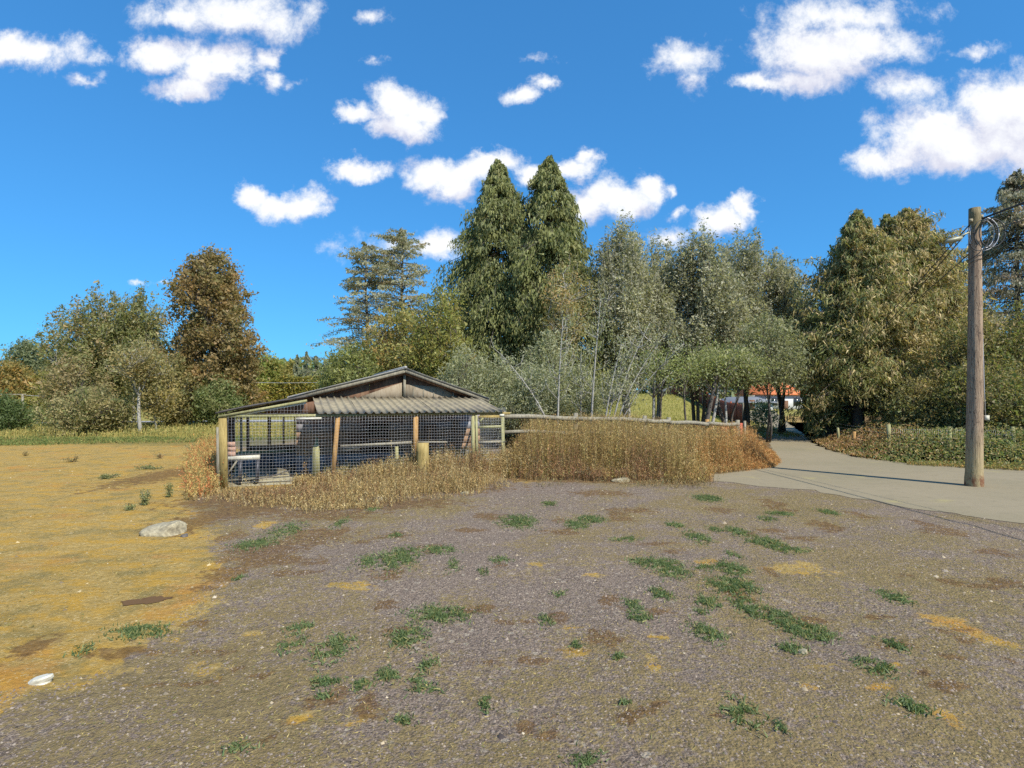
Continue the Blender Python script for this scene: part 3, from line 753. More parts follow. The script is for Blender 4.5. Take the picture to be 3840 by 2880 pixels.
# ------------------------------------------------------------------ rail fence behind the tall grass
rf = empty('rail_fence', (X_at(2300, 19), 19, 0), "weathered timber rail fence behind the tall dry grass", "fence")
fpts = [(1890, 16.6, 1562), (2160, 17.9, 1568), (2420, 19, 1577), (2510, 19.4, 1583), (2655, 20, 1590), (2770, 20.5, 1592)]
for a_, c_ in zip(fpts[:-1], fpts[1:]):
    p0 = (X_at(a_[0], a_[1]), a_[1], Z_at(a_[2], a_[1])); p1 = (X_at(c_[0], c_[1]), c_[1], Z_at(c_[2], c_[1]))
    ac = Acc(); mid = [(p0[k]*(1-s)+p1[k]*s + (0.012*math.sin(s*9+p0[0]) if k == 2 else 0)) if True else 0 for s in (0,) for k in range(3)]
    Pn = [tuple(p0[k]*(1-s)+p1[k]*s+(.02*math.sin(s*6+p0[0]*2) if k == 2 else 0) for k in range(3)) for s in np.linspace(0, 1, 7)]
    add_tube(ac, Pn, .07, 8); ac.build('rail', M['graywood'], rf)
    Pn = [(q[0], q[1], q[2]-.45) for q in Pn]; ac = Acc(); add_tube(ac, Pn, .055, 8); ac.build('rail', M['graywood'], rf)
for i, (a_, Y, c_) in enumerate(fpts[1:]):
    beam('post', (X_at(a_, Y), Y+.12, 0), (X_at(a_, Y)+.01, Y+.12, Z_at(c_, Y)+.16), .12, .1, M['orangewood' if a_ in (2655,) else 'graywood'], rf, up=(0, 1, 0))
# red painted gate at the end of the rail fence
rg = empty('red_gate', (X_at(2745, 20.8), 20.8, 0), "small red painted board gate at the end of the rail fence", "gate")
x0, x1 = X_at(2702, 20.8), X_at(2786, 20.8)
for k in range(6):
    xa = x0+(x1-x0)*k/6; beam('board', (xa+.06, 20.8, .25), (xa+.06, 20.8, 1.26), .118, .02, M['redboard'], rg, up=(0, 1, 0))
beam('gate_rail', (x0, 20.83, 1.22), (x1, 20.83, 1.22), .04, .07, M['redboard'], rg)
beam('post', (x1+.06, 20.8, 0), (x1+.06, 20.8, 1.34), .08, .08, M['graywood'], rg, up=(0, 1, 0))

# red-brown board fence that climbs the lawn
bf = empty('board_fence', (19.5, 50, 0), "long red brown board fence climbing the grassy slope", "fence")
pA_, pB_ = (X_at(2788, 46), 46.0), (X_at(2502, 92), 92.0)
npan = 22
prev = None
for k in range(npan+1):
    s = k/npan; x = pA_[0]*(1-s)+pB_[0]*s; y = pA_[1]*(1-s)+pB_[1]*s; z = float(ground_h(x, y))
    beam('post', (x, y, z), (x, y, z+1.75), .12, .12, M['graywood'] if k % 4 == 0 else M['redfence'], bf, up=(0, 1, 0))
    if prev is not None:
        for j in range(5):
            u0 = j/5; xa = prev[0]+(x-prev[0])*(u0+.1); ya = prev[1]+(y-prev[1])*(u0+.1); zz = prev[2]+(z-prev[2])*(u0+.1)
            d = np.array([x-prev[0], y-prev[1]]); L = np.linalg.norm(d); d /= L
            build('board', boxv((xa, ya, zz+.83+.02*math.sin(k*3+j)), (d[0]*L*.097, d[1]*L*.097, 0), (-d[1]*.015, d[0]*.015, 0), (0, 0, .80)), [BOXF], M['redfence'], bf)
    prev = (x, y, z)

# ------------------------------------------------------------------ far buildings
def house(name, label, px0, px1, Y, base_py, eave_py, ridge_py, depth, wallm, roofm, nwin=3, overhang=.5, hip=1.2, door=True):
    x0, x1 = X_at(px0, Y), X_at(px1, Y); zb_ = min(Z_at(base_py, Y), 0.1); ze = Z_at(eave_py, Y); zr_ = Z_at(ridge_py, Y)
    h = empty(name, ((x0+x1)/2, Y, zb_), label, "house")
    build('wall', boxv(((x0+x1)/2, Y+depth/2, (zb_+ze)/2), ((x1-x0)/2, 0, 0), (0, depth/2, 0), (0, 0, (ze-zb_)/2)), [BOXF], wallm, h)
    ov = overhang; a = [(x0-ov, Y-ov, ze), (x1+ov, Y-ov, ze), (x1+ov, Y+depth+ov, ze), (x0-ov, Y+depth+ov, ze), (x0+hip, Y+depth/2, zr_), (x1-hip, Y+depth/2, zr_)]
    a = a+[(q[0], q[1], q[2]-.18) for q in a[:4]]
    build('roof', a, [np.array([[0, 1, 5, 4], [2, 3, 4, 5], [6, 7, 1, 0], [7, 8, 2, 1], [8, 9, 3, 2], [9, 6, 0, 3], [9, 8, 7, 6]]), np.array([[3, 0, 4], [1, 2, 5]])], roofm, h)
    n = nwin
    for i in range(n):
        xc = x0+(x1-x0)*(i+.5)/n; hw = min(.75, (x1-x0)/n*.28); zc = zb_+(ze-zb_)*.58; hh = (ze-zb_)*.2
        if door and i == n//2:
            d_ = build('door', boxv((xc, Y-.03, zb_+1.05), (.45, 0, 0), (0, .03, 0), (0, 0, 1.05)), [BOXF], M['darkwood'], h); continue
        fr = build('window', boxv((xc, Y-.03, zc), (hw+.08, 0, 0), (0, .03, 0), (0, 0, hh+.08)), [BOXF], M['white'], h)
        build('pane', boxv((xc, Y-.055, zc), (hw, 0, 0), (0, .02, 0), (0, 0, hh)), [BOXF], M['glass'], fr)
    return h
house('house', "pale house with a bright orange roof beyond the driveway trees", 2840, 3010, 105, 1545, 1478, 1432, 9, M['whitewall'], M['orange'], 4)
house('garage', "low pale garage with grey roof at the end of the driveway", 2740, 2900, 98, 1545, 1508, 1488, 8, M['whitewall'], M['greyroof'], 3)['category'] = "garage"
house('barn', "grey white barn just showing above the red brown fence", 2520, 2660, 112, 1530, 1466, 1446, 10, M['whitewall'], M['roofmetal2'], 3)['category'] = "barn"

# ------------------------------------------------------------------ utility pole
PX, PY_ = 11.45, 14.1
up_ = empty('utility_pole', (PX, PY_, 0), "tall weathered timber utility pole standing at the driveway edge", "utility pole")
a = Acc(); n = 24; Hp = Z_at(781, PY_)
P = []; Rr = []
for k in range(40):
    s = k/39; P.append((PX+.02*math.sin(s*3)+(.02*s), PY_, Hp*s)); Rr.append(.185*(1-s)+.122*s+(.012 if s < .03 else 0))
V, Fq = tube(P, Rr, n)
ctr = np.repeat(np.array(P), n, axis=0); dv = V-ctr; ang = np.arctan2(dv[:, 1], dv[:, 0])
chk = 1+.018*np.sin(ang*9+V[:, 2]*.7)+.012*np.sin(ang*17-V[:, 2]*1.3)-.05*np.exp(-((ang-(-1.9+.1*np.sin(V[:, 2])))/.05)**2)*(V[:, 2] > 2.2)*(V[:, 2] < 5.8)
V = ctr+dv*chk[:, None]
build('pole_shaft', V, [Fq, (np.arange(n)+len(V)-n)[None]], M['pole'], up_, smooth=False)
# lamp on its arm
lz = Z_at(898, PY_-.1); lx = X_at(3578, PY_-.1)
a = Acc(); add_tube(a, [(PX-.12, PY_-.02, Z_at(872, PY_)), (PX-.2, PY_-.05, Z_at(876, PY_)), (lx+.12, PY_-.1, lz+.06)], .022, 8); arm = a.build('lamp_arm', M['lampshell'], up_)
bm = bmesh.new(); bmesh.ops.create_uvsphere(bm, u_segments=16, v_segments=10, radius=1.0)
for v in bm.verts:
    v.co.z = v.co.z*(.055 if v.co.z > 0 else .075); k = 1-.25*max(0, v.co.x); v.co.x *= .22; v.co.y *= .10*k
Mx = Matrix.Rotation(R(-14), 4, 'Y')
bm.transform(Mx); me = bpy.data.meshes.new('lamp_head'); bm.to_mesh(me); bm.free(); me.materials.append(M['lampshell'])
for p_ in me.polygons: p_.use_smooth = True
lh = bpy.data.objects.new('lamp_head', me); COL.objects.link(lh); lh.parent = up_; lh.location = (lx-PX, -.1, lz)
# coil of spare cable, hung beside the shaft
cx, cz = X_at(3722, PY_-.2), Z_at(872, PY_-.2)
rs = np.random.RandomState(5)
for k in range(5):
    a = Acc(); rr = .33+rs.uniform(-.04, .05); ox = rs.uniform(-.05, .03)-.03*k; tilt = rs.uniform(-.25, .1)
    an = np.linspace(0, 2*np.pi, 41)
    add_tube(a, [(cx+ox+rr*.88*math.cos(q), PY_-.17+.03*k+tilt*.3*math.cos(q), cz+rr*1.12*math.sin(q)+rs.uniform(-.002, .002)) for q in an], .011, 6)
    a.build('cable_coil', M['cable'] if k < 3 else M['wire'], up_)
a = Acc(); an = np.linspace(-2.6, -.2, 16); add_tube(a, [(PX-.05+.26*math.cos(q), PY_-.2, cz-.08+.36*math.sin(q)) for q in an], .012, 6); a.build('cable_coil', M['cable'], up_)
# conduit wire down the side and its weight
a = Acc(); add_tube(a, [(PX+.135, PY_-.06, Z_at(940, PY_)), (PX+.155, PY_-.07, 4), (PX+.19, PY_-.08, 2.4), (PX+.205, PY_-.1, Z_at(1560, PY_))], .009, 6); a.build('down_wire', M['wire'], up_)
build('wire_guard', boxv((PX+.23, PY_-.1, Z_at(1566, PY_)), (.05, 0, 0), (0, .03, 0), (0, 0, .06)), [BOXF], M['white'], up_)
for z_ in (Z_at(970, PY_), Z_at(985, PY_)):
    a = Acc(); an = np.linspace(0, 2*np.pi, 25); add_tube(a, [(PX+.152*math.cos(q)+.02, PY_+.152*math.sin(q), z_+.07*math.cos(q+1)) for q in an], .007, 5); a.build('strap_wire', M['cable'], up_)
for (dx, dz) in ((.13, -.22), (.15, -.34), (-.13, -.32)):
    build('insulator', boxv((PX+dx, PY_-.06, Hp+dz), (.035, 0, 0), (0, .03, 0), (0, 0, .035)), [BOXF], M['stone'], up_)
def cable(label, p0, p1, sag, rad, n=30, wob=0):
    a = Acc(); P = []
    for k in range(n+1):
        s = k/n; P.append((p0[0]*(1-s)+p1[0]*s, p0[1]*(1-s)+p1[1]*s, p0[2]*(1-s)+p1[2]*s-sag*4*s*(1-s)))
    add_tube(a, P, rad, 6); o = a.build('overhead_cable', M['cable'], loc=tuple(p0)); return tag(o, label, "cable", "cables strung from the utility pole")
cable("overhead cable running back from just below the pole top, highest of three", (PX-.12, PY_, Hp-.42), (X_at(3010, 104), 104, 5.0), 1.5, .014)
cable("overhead cable running back from pole beside the lamp head", (PX-.13, PY_, Hp-.55), (X_at(3000, 104), 104, 4.8), 2.1, .014)
cable("lowest thin cable running back from the pole below the lamp", (PX-.14, PY_, Hp-1.15), (X_at(2990, 104), 104, 4.6), 1.0, .011)
fd = Vector((.09, -.996, 0))
cable("thick overhead cable rising from pole top out over the driveway", (PX+.14, PY_, Hp-.28), (PX+fd.x*34, PY_+fd.y*34, 8.6), .25, .024)
cable("thin overhead cable leaving the pole beside the coiled wire", (PX+.16, PY_, Hp-.62), (PX+.4+fd.x*34, PY_+fd.y*34, 7.2), .3, .010)

# ================================================================== PLANTS
PF = np.array([1.70, 1.62, 1.24])
def pal(rs, cols, wts, n, var=.2, f=PF):
    cols = np.array(cols, float)*f; wts = np.array(wts, float)/sum(wts)
    c = cols[rs.choice(len(cols), n, p=wts)]
    return c*(1+rs.uniform(-var, var, (n, 1)))
def conifer(name, label, px, Y, top, wpx, seed, cols, wts, nb=240, per=230, leafL=.3, leafW=.075, rise=.12, droop=.5, prof=None, base_z=.4,
            hang=1.0, lat=.3, tip2=None, group=None, trunk_r=.28, bark='bark', leafmat_='needle', inner=.25, jit=.35, xoff=0, cat="tree", rag=(.68, 1.15), tip=None):
    rs = np.random.RandomState(seed); x = X_at(px, Y); gz = float(ground_h(x, Y)); H = Z_at(top, Y)-gz; Rm_ = wpx/F*Y
    root = empty(name, (x, Y, gz), label, cat, group)
    prof = prof or [(0, .75), (.15, 1), (.4, .82), (.7, .5), (.9, .22), (1, .04)]
    pz = np.array(prof)
    hs = rs.uniform(0, 1, nb)**.85; hs[:10] = np.linspace(.9, .995, 10)
    tr = Acc(); tp = [(x+.06*math.sin(k*.9+seed), Y+.05*math.cos(k*.7+seed), gz+H*.97*k/12) for k in range(13)]
    add_tube(tr, tp, [trunk_r*(1-k/12.6)+.012 for k in range(13)], 8)
    Cc = []; Ax = []; Cl = []; Ls = []
    lob = rs.uniform(0, 6.28, 4)
    for i, h in enumerate(hs):
        az = rs.uniform(0, 2*np.pi); zz = base_z+(H-base_z)*h
        L = Rm_*np.interp(h, pz[:, 0], pz[:, 1])*(rs.uniform(*rag))*(1+.12*math.sin(2*az+lob[0]+h*6)+.1*math.sin(3*az+lob[1]-h*9))
        out = np.array([math.cos(az), math.sin(az), 0]); side_ = np.array([-out[1], out[0], 0])
        s = np.linspace(0, 1, 6)
        Z0 = zz+rs.uniform(0, .25)*L; rj = rs.uniform(.4, 1.6)
        pts = np.array([x, Y, gz+Z0])+out*L*s[:, None]+np.array([0, 0, 1])*(rise*rj*s-droop*s**2)[:, None]*L
        if pts[-1, 2] < gz+.25: pts[:, 2] += gz+.25-pts[-1, 2]
        add_tube(tr, pts, np.linspace(.035, .008, 6)*(.5+L/Rm_*.6), 4)
        n = int(per*(.25+.75*L/Rm_)); u = inner+(1-inner)*rs.uniform(0, 1, n)**.7
        c = np.stack([np.interp(u, s, pts[:, k]) for k in range(3)], -1)
        wdt = lat*L*(1.05-u)*1.0+.08*L
        c += side_*(rs.uniform(-1, 1, n)*wdt)[:, None] + out*(rs.normal(0, .05*L, n))[:, None]
        hg = rs.uniform(0, 1, n)**1.2*(.16+.12*L)*hang
        c[:, 2] -= hg; c[:, 2] += rs.normal(0, .05, n)
        ax = np.array([0, 0, -1.0])*hang+out*.3+rs.normal(0, jit, (n, 3))
        cc = pal(rs, cols, wts, 1, .12)[0]; c2 = pal(rs, cols, wts, n, .22)
        cl = .6*cc+.4*c2
        if tip is not None:
            pb = np.clip((u-.45)*1.7, 0, 1)*tip[1]*rs.uniform(.25, 1.5); m_ = rs.uniform(size=n) < pb
            cl[m_] = pal(rs, tip[0], [1]*len(tip[0]), n, .22)[m_]
        Cc.append(c); Ax.append(ax); Cl.append(cl); Ls.append(np.clip(rs.lognormal(-.15, .38, n), .35, 1.9))
    Cc = np.concatenate(Cc); Ax = np.concatenate(Ax); Cl = np.concatenate(Cl); Ls = np.concatenate(Ls)
    ok = Cc[:, 2] > gz+.15
    V, Fq, C = diamonds(Cc[ok], Ax[ok], leafL*Ls[ok], leafW*Ls[ok], rs, Cl[ok])
    tr.build('trunk', M[bark], root)
    build('crown', V, [Fq], M[leafmat_], root, col=C)
    return root
def broadleaf(name, label, px, Y, top, wpx, seed, cols, wts, crown0=None, n=260, per=55, leaf=.13, prof=None, trunk_r=.12, up=1.0, gap=.0,
              wind=0, bark='bark', stems=1, sig=.28, asp=.55, limb=16, group=None, cat="tree", spread=0.0, shoot=.5, depth=None, base=None):
    rs = np.random.RandomState(seed); x = X_at(px, Y); gz = float(ground_h(x, Y)); H = Z_at(top, Y)-gz; Rm_ = wpx/F*Y; Rd = depth or Rm_
    c0 = max(.1, (Z_at(crown0, Y)-gz)) if crown0 else .15*H
    root = empty(name, (x, Y, gz), label, cat, group)
    prof = prof or [(0, .45), (.2, .85), (.45, 1), (.7, .8), (.88, .5), (1, .15)]
    pz = np.array(prof)
    tr = Acc(); skel = []
    tops = []
    for sidx in range(stems):
        a_ = rs.uniform(0, 6.28); off = (spread*Rm_ if stems > 1 else 0)
        tx, ty = off*math.cos(a_)*rs.uniform(.4, 1), off*math.sin(a_)*rs.uniform(.4, 1)
        hh = H*(.94 if sidx == 0 else rs.uniform(.7, .92))
        P = []
        for k in range(12):
            s = k/11; P.append((x+tx*s**1.1+.12*math.sin(k*.8+seed+sidx)*s+(sidx*.12 if stems > 1 else 0), Y+ty*s+.1*math.cos(k+sidx), gz+hh*s))
        P = np.array(P); add_tube(tr, P, [trunk_r*(1-.93*k/11)+.01 for k in range(12)], 7); skel.append(P[3:])
    # limb ends on the envelope
    ph = rs.uniform(0, 6.28, 3); ks = rs.normal(size=(5, 3)); ks *= (2.2/np.linalg.norm(ks, axis=1, keepdims=True))/max(Rm_*.45, .4); pk = rs.uniform(0, 6.28, 5)
    def sample(m, pw):
        h = rs.choice(200, m, p=(lambda q: q/q.sum())(np.interp(np.linspace(0, 1, 200), pz[:, 0], pz[:, 1])**1.3))/199.+rs.uniform(0, .005, m)
        az = rs.uniform(0, 6.28, m); r = np.interp(h, pz[:, 0], pz[:, 1])*rs.uniform(0, 1, m)**pw
        r = r*(1+.2*np.sin(2*az+ph[0]+5*h)+.14*np.sin(3*az+ph[1]-7*h)+.1*np.sin(5*az+ph[2]+11*h))
        return np.stack([x+np.cos(az)*r*Rm_, Y+np.sin(az)*r*Rd, gz+c0+(H-c0)*h], -1)
    T1 = sample(limb, .3)
    sk = np.concatenate(skel)
    for p in T1:
        d = np.linalg.norm((sk-p)*np.array([1, 1, .8])+np.array([0, 0, .45*Rm_*up]), axis=1); q = sk[np.argmin(d)]
        if q[2] > p[2]-.1: q = q*np.array([1, 1, 0])+np.array([0, 0, max(gz+.3, p[2]-.3*Rm_)])
        s = np.linspace(0, 1, 7)[:, None]; bend = np.array([0, 0, -.10])*np.linalg.norm(p-q)*up
        P = q*(1-s)+p*s+bend*(4*s*(1-s))+rs.normal(0, .03, (7, 3))*Rm_*.3*s
        add_tube(tr, P, np.linspace(trunk_r*.38, .012, 7), 5); skel.append(P[2:])
    sk = np.concatenate(skel)
    T2 = sample(int(n*1.5), .42)
    nz = np.sin(T2@ks.T+pk).sum(1)/2.0
    T2 = T2[nz > np.quantile(nz, gap)] if gap > 0 else T2
    T2 = T2[:n]
    Cc = []; Ax = []; Cl = []
    cen = np.array([x, Y, gz+c0+.35*(H-c0)])
    for p in T2:
        d = np.linalg.norm(sk-p+np.array([0, 0, .25*Rm_]), axis=1); q = sk[np.argmin(d)]
        s = np.linspace(0, 1, 5)[:, None]; P = q*(1-s)+p*s
        add_tube(tr, P, np.linspace(.018, .006, 5)*(1+trunk_r*2), 3)
        o_ = p-cen; o_ /= (np.linalg.norm(o_)+1e-6); dr = o_*.5+np.array([0, 0, up]); dr /= np.linalg.norm(dr)
        ln = shoot*rs.uniform(.5, 1.4)
        add_tube(tr, np.array([p, p+dr*ln*.9]), [.008, .003], 3)
        m = int(per*1.15*rs.uniform(.3, 1.6)); u = rs.uniform(-.6, 1, m)
        c = p+dr*(u*ln)[:, None]+rs.normal(0, sig, (m, 3))*(1.15-.75*np.clip(u, 0, 1))[:, None]*np.array([1, 1, .8])
        Cc.append(c); Ax.append(rs.normal(size=(m, 3))+dr*.5)
        cc = pal(rs, cols, wts, 1, .15)[0]; Cl.append(.55*cc+.45*pal(rs, cols, wts, m, .25))
    Cc = np.concatenate(Cc); Ax = np.concatenate(Ax); Cl = np.concatenate(Cl)
    ok = Cc[:, 2] > gz+.04; Cc = Cc[ok]; Ax = Ax[ok]; Cl = Cl[ok]
    L = leaf*np.clip(rs.lognormal(-.2, .42, len(Cc)), .35, 2.1)
    V, Fq, C = diamonds(Cc, Ax, L, L*asp, rs, Cl)
    if wind:
        V[:, 0] += wind*np.clip((V[:, 2]-gz)/H, 0, 1.2)**2*Rm_
        for k in range(len(tr.V)): tr.V[k][:, 0] += wind*np.clip((tr.V[k][:, 2]-gz)/H, 0, 1.2)**2*Rm_
    tr.build('trunk' if trunk_r > .05 else 'stem', M[bark], root)
    build('crown' if cat == 'tree' else 'foliage', V, [Fq], M['leaf'], root, col=C)
    return root

BTIP = [(.28, .225, .135), (.22, .17, .10), (.33, .275, .17)]
BGRN = [(.135, .15, .065), (.11, .13, .06), (.175, .18, .08), (.22, .185, .10)]
GCED = [(.105, .12, .055), (.14, .155, .07), (.17, .18, .085), (.08, .095, .048), (.21, .205, .11)]
BCED = [(.27, .21, .12), (.22, .165, .09), (.10, .12, .05), (.07, .095, .045), (.30, .24, .13)]
PPL = [(.19, .19, .165), (.25, .25, .22), (.135, .14, .11), (.38, .38, .36), (.18, .18, .10)]
# twin green cedars
conifer('cedar_tree', "tall green cedar, the one of the twin pair nearer the shed roof ridge", 1868, 33, 605, 265, 11, GCED, [3, 3, 2, 2, .6], nb=620, per=190, lat=.36, base_z=1.0, prof=[(0, .85), (.12, 1), (.35, .95), (.58, .76), (.78, .52), (.9, .3), (1, .05)], group="twin cedars behind the shed", leafL=.24, leafW=.075)
conifer('cedar_tree', "tall green cedar, the one of the twin pair nearer the white stemmed birches", 2062, 32, 592, 222, 12, GCED, [3, 3, 2, 2, .6], nb=600, per=190, lat=.36, base_z=1.0, prof=[(0, .8), (.12, 1), (.4, .96), (.62, .78), (.8, .54), (.91, .32), (1, .05)], group="twin cedars behind the shed", leafL=.24, leafW=.075)
# browning cedars across the driveway
conifer('cedar_tree', "browning bushy cedar with green flank overhanging the shaded driveway", 3215, 29, 800, 240, 13, BGRN, [2, 2, 1.4, .8], tip=(BTIP, .65), nb=1000, per=150, lat=.36, rise=.8, droop=.62, hang=.8, jit=.5, rag=(.55, 1.15), base_z=.9, prof=[(0, .95), (.15, 1), (.4, .84), (.65, .58), (.85, .3), (.95, .15), (1, .05)], group="browning cedars across the driveway", leafL=.25, leafW=.055, trunk_r=.3)
conifer('cedar_tree', "browning cedar with rounded top standing behind the utility pole", 3400, 30, 795, 250, 14, BGRN, [1.6, 1.2, 1.4, 1.6], tip=(BTIP, .9), nb=1100, per=150, lat=.36, rise=.8, droop=.62, hang=.8, jit=.5, rag=(.55, 1.15), base_z=.9, prof=[(0, .8), (.15, 1), (.4, .9), (.65, .66), (.84, .38), (.94, .18), (1, .05)], group="browning cedars across the driveway", leafL=.25, leafW=.055, trunk_r=.3)
conifer('cedar_tree', "smaller dark green cedar low at the driveway bend", 3105, 30, 1150, 115, 15, GCED, [3, 3, 1, 3, .5], nb=150, per=240, base_z=.6, group=None, leafL=.3, leafW=.08)
# sparse grey fir at the edge
conifer('cedar_tree', "thin topped browning cedar rising between the two wider ones", 3325, 30, 815, 235, 18, BGRN, [2, 1.6, 1.6, 1.4], tip=(BTIP, .8), nb=520, per=140, lat=.34, rise=.8, droop=.6, hang=.8, jit=.5, rag=(.5, 1.2), base_z=1.5, group="browning cedars across the driveway", leafL=.25, leafW=.055, trunk_r=.2)
conifer('cedar_tree', "lower shoulder cedar, russet, filling between the browning pair and the pole", 3490, 31, 900, 190, 19, BGRN, [1.4, 1.2, 1.4, 1.8], tip=(BTIP, .95), nb=520, per=140, lat=.34, rise=.8, droop=.6, hang=.8, jit=.5, rag=(.5, 1.2), base_z=1.0, group="browning cedars across the driveway", leafL=.25, leafW=.055, trunk_r=.18)
conifer('fir_tree', "tall sparse grey green fir beyond the pole cables", 3815, 31, 640, 215, 16, [(.17, .17, .15), (.22, .215, .2), (.12, .125, .10), (.27, .2, .17)], [3, 2, 2, 1], nb=300, per=200, base_z=3.0, rise=.1, droop=.25, prof=[(0, .95), (.3, 1), (.6, .8), (.85, .42), (1, .05)], leafL=.2, leafW=.06, trunk_r=.22, hang=.6)
conifer('fir_tree', "slender grey fir between the pole and the browning cedars", 3600, 36, 985, 110, 17, [(.13, .14, .11), (.18, .18, .15), (.09, .11, .07)], [3, 2, 2], nb=110, per=130, base_z=2.0, rise=.1, droop=.25, leafL=.2, leafW=.06, trunk_r=.14, hang=.6)
# layered sparse trees left of the cedars
LAY = [(.2, .2, .17), (.26, .26, .22), (.14, .145, .10), (.25, .19, .12), (.3, .3, .27)]
conifer('larch_tree', "sparse larch with long level boughs reaching over the far field", 1375, 35, 915, 235, 21, LAY, [3, 2, 2, .9, 1.4], nb=170, per=210, base_z=1.2, rise=.3, droop=.26, prof=[(0, .9), (.25, 1.05), (.4, .8), (.6, .66), (.8, .52), (.93, .34), (1, .08)], rag=(.5, 1.1), leafL=.13, leafW=.065, hang=.25, lat=.22, jit=.8, inner=.2, trunk_r=.2, leafmat_='leaf')
conifer('larch_tree', "sparse larch standing close against the green cedar", 1510, 36, 868, 205, 22, LAY, [3, 2, 2, .9, 1.4], nb=200, per=210, base_z=1.2, rise=.34, droop=.22, prof=[(0, 1.0), (.25, 1.05), (.5, .9), (.75, .72), (.9, .5), (1, .08)], rag=(.5, 1.1), leafL=.13, leafW=.065, hang=.25, lat=.25, jit=.8, inner=.15, trunk_r=.2, leafmat_='leaf')
OLV = [(.2, .2, .085), (.26, .24, .10), (.14, .155, .07), (.32, .2, .09)]
broadleaf('shrub_tree', "olive green bushy tree tinged orange behind the shed roof", 1515, 31, 1170, 165, 23, OLV, [3, 2, 2, 1.4], crown0=1480, n=330, per=60, leaf=.14, limb=14)
broadleaf('shrub_tree', "yellow green rounded bush between the shed ridge and the cedar", 1650, 29, 1090, 120, 24, [(.17, .18, .06), (.22, .21, .08), (.12, .14, .05), (.28, .2, .09)], [3, 2, 2, .8], crown0=1480, n=230, per=60, leaf=.13, limb=12)
broadleaf('shrub_tree', "dark green bush low against the far hedge end", 1330, 30, 1320, 130, 25, [(.15, .17, .07), (.19, .2, .09), (.11, .13, .06)], [3, 2, 2], crown0=1500, n=220, per=60, leaf=.14, limb=12)
SAGE = [(.22, .235, .19), (.29, .3, .25), (.155, .17, .13), (.19, .2, .10)]
for i, (px_, Y_, top_, w_, lb) in enumerate([(1745, 26, 1330, 110, "sage green willow bush just over the shed's ridge slope"), (1880, 26, 1370, 110, "sage green willow bush above the canopy's far corner"), (1990, 25, 1400, 110, "sage green willow bush behind the run gate"), (2060, 27, 1270, 120, "tall sage green willow bush before the twin cedars"), (2170, 26, 1400, 80, "small sage green willow bush at the foot of the white stems")]):
    broadleaf('willow_bush', lb, px_, Y_, top_, w_, 30+i, SAGE, [3, 2, 2, 1.2], crown0=1600, n=220, per=70, leaf=.12, asp=.35, limb=12, trunk_r=.045, cat="bush", group="sage willow bushes behind the shed", prof=[(0, .9), (.3, 1), (.6, .9), (.85, .55), (1, .2)])
# poplars
POPP = [(0, .5), (.2, .85), (.45, 1), (.7, .8), (.88, .48), (1, .12)]
PPX = 1
for i, (px_, Y_, top_, w_, c0_, nn, lb) in enumerate([
    (2345, 31, 875, 148, 1440, 380, "grey green poplar beside the cedar with a pointed top"),
    (2455, 33, 925, 110, 1440, 220, "slim grey green poplar, thin crowned, second beside the cedar"),
    (2610, 31, 905, 158, 1440, 400, "full grey green poplar with ragged upright shoots over the lawn"),
    (2790, 33, 925, 160, 1400, 400, "broad grey green poplar over the red brown fence"),
    (2925, 34, 985, 140, 1395, 320, "grey green poplar whose crown drops towards the driveway")]):
    broadleaf('poplar_tree', lb, px_, Y_, top_, w_, 40+i, PPL, [3, 2.5, 2, 1.2, 1], crown0=c0_, n=int(nn*1.7), per=75, leaf=.13, prof=POPP, up=1.6, limb=22, stems=3, spread=.55, trunk_r=.10, bark='birch' if i < 2 else 'bark', gap=.2, shoot=1.15, sig=.2, group="poplars along the lawn", asp=.6)
broadleaf('shrub_tree', "yellow green leafy sapling crown over the lawn fence", 2720, 27, 1330, 150, 50, [(.18, .195, .10), (.15, .165, .09), (.22, .23, .13), (.2, .2, .17)], [3, 2, 2, 2], crown0=1430, n=150, per=60, leaf=.12, limb=10, trunk_r=.07, stems=3, spread=.6)
broadleaf('shrub_tree', "pale green leafy tree hanging low over the driveway entrance", 2880, 28, 1200, 140, 51, [(.165, .175, .12), (.14, .15, .09), (.24, .245, .2)], [3, 2, 2], crown0=1448, n=220, per=60, leaf=.12, limb=10, trunk_r=.05, stems=2, spread=.5)
broadleaf('shrub_tree', "dark slate bush at the shaded driveway edge", 2860, 37, 1520, 48, 56, [(.10, .13, .08), (.15, .18, .12), (.2, .22, .17)], [3, 2, 2], crown0=1600, n=50, per=45, leaf=.12, limb=8, trunk_r=.03, cat="bush")
broadleaf('birch_tree', "thin birch with orange tinged leaves before the cedar", 2120, 28, 985, 95, 52, [(.28, .2, .11), (.2, .19, .10), (.24, .15, .07), (.2, .22, .14)], [2, 3, 1, 2], crown0=1400, n=110, per=50, leaf=.11, limb=12, trunk_r=.07, bark='birch', gap=.2, prof=[(0, .4), (.3, .8), (.6, 1), (.85, .7), (1, .15)])
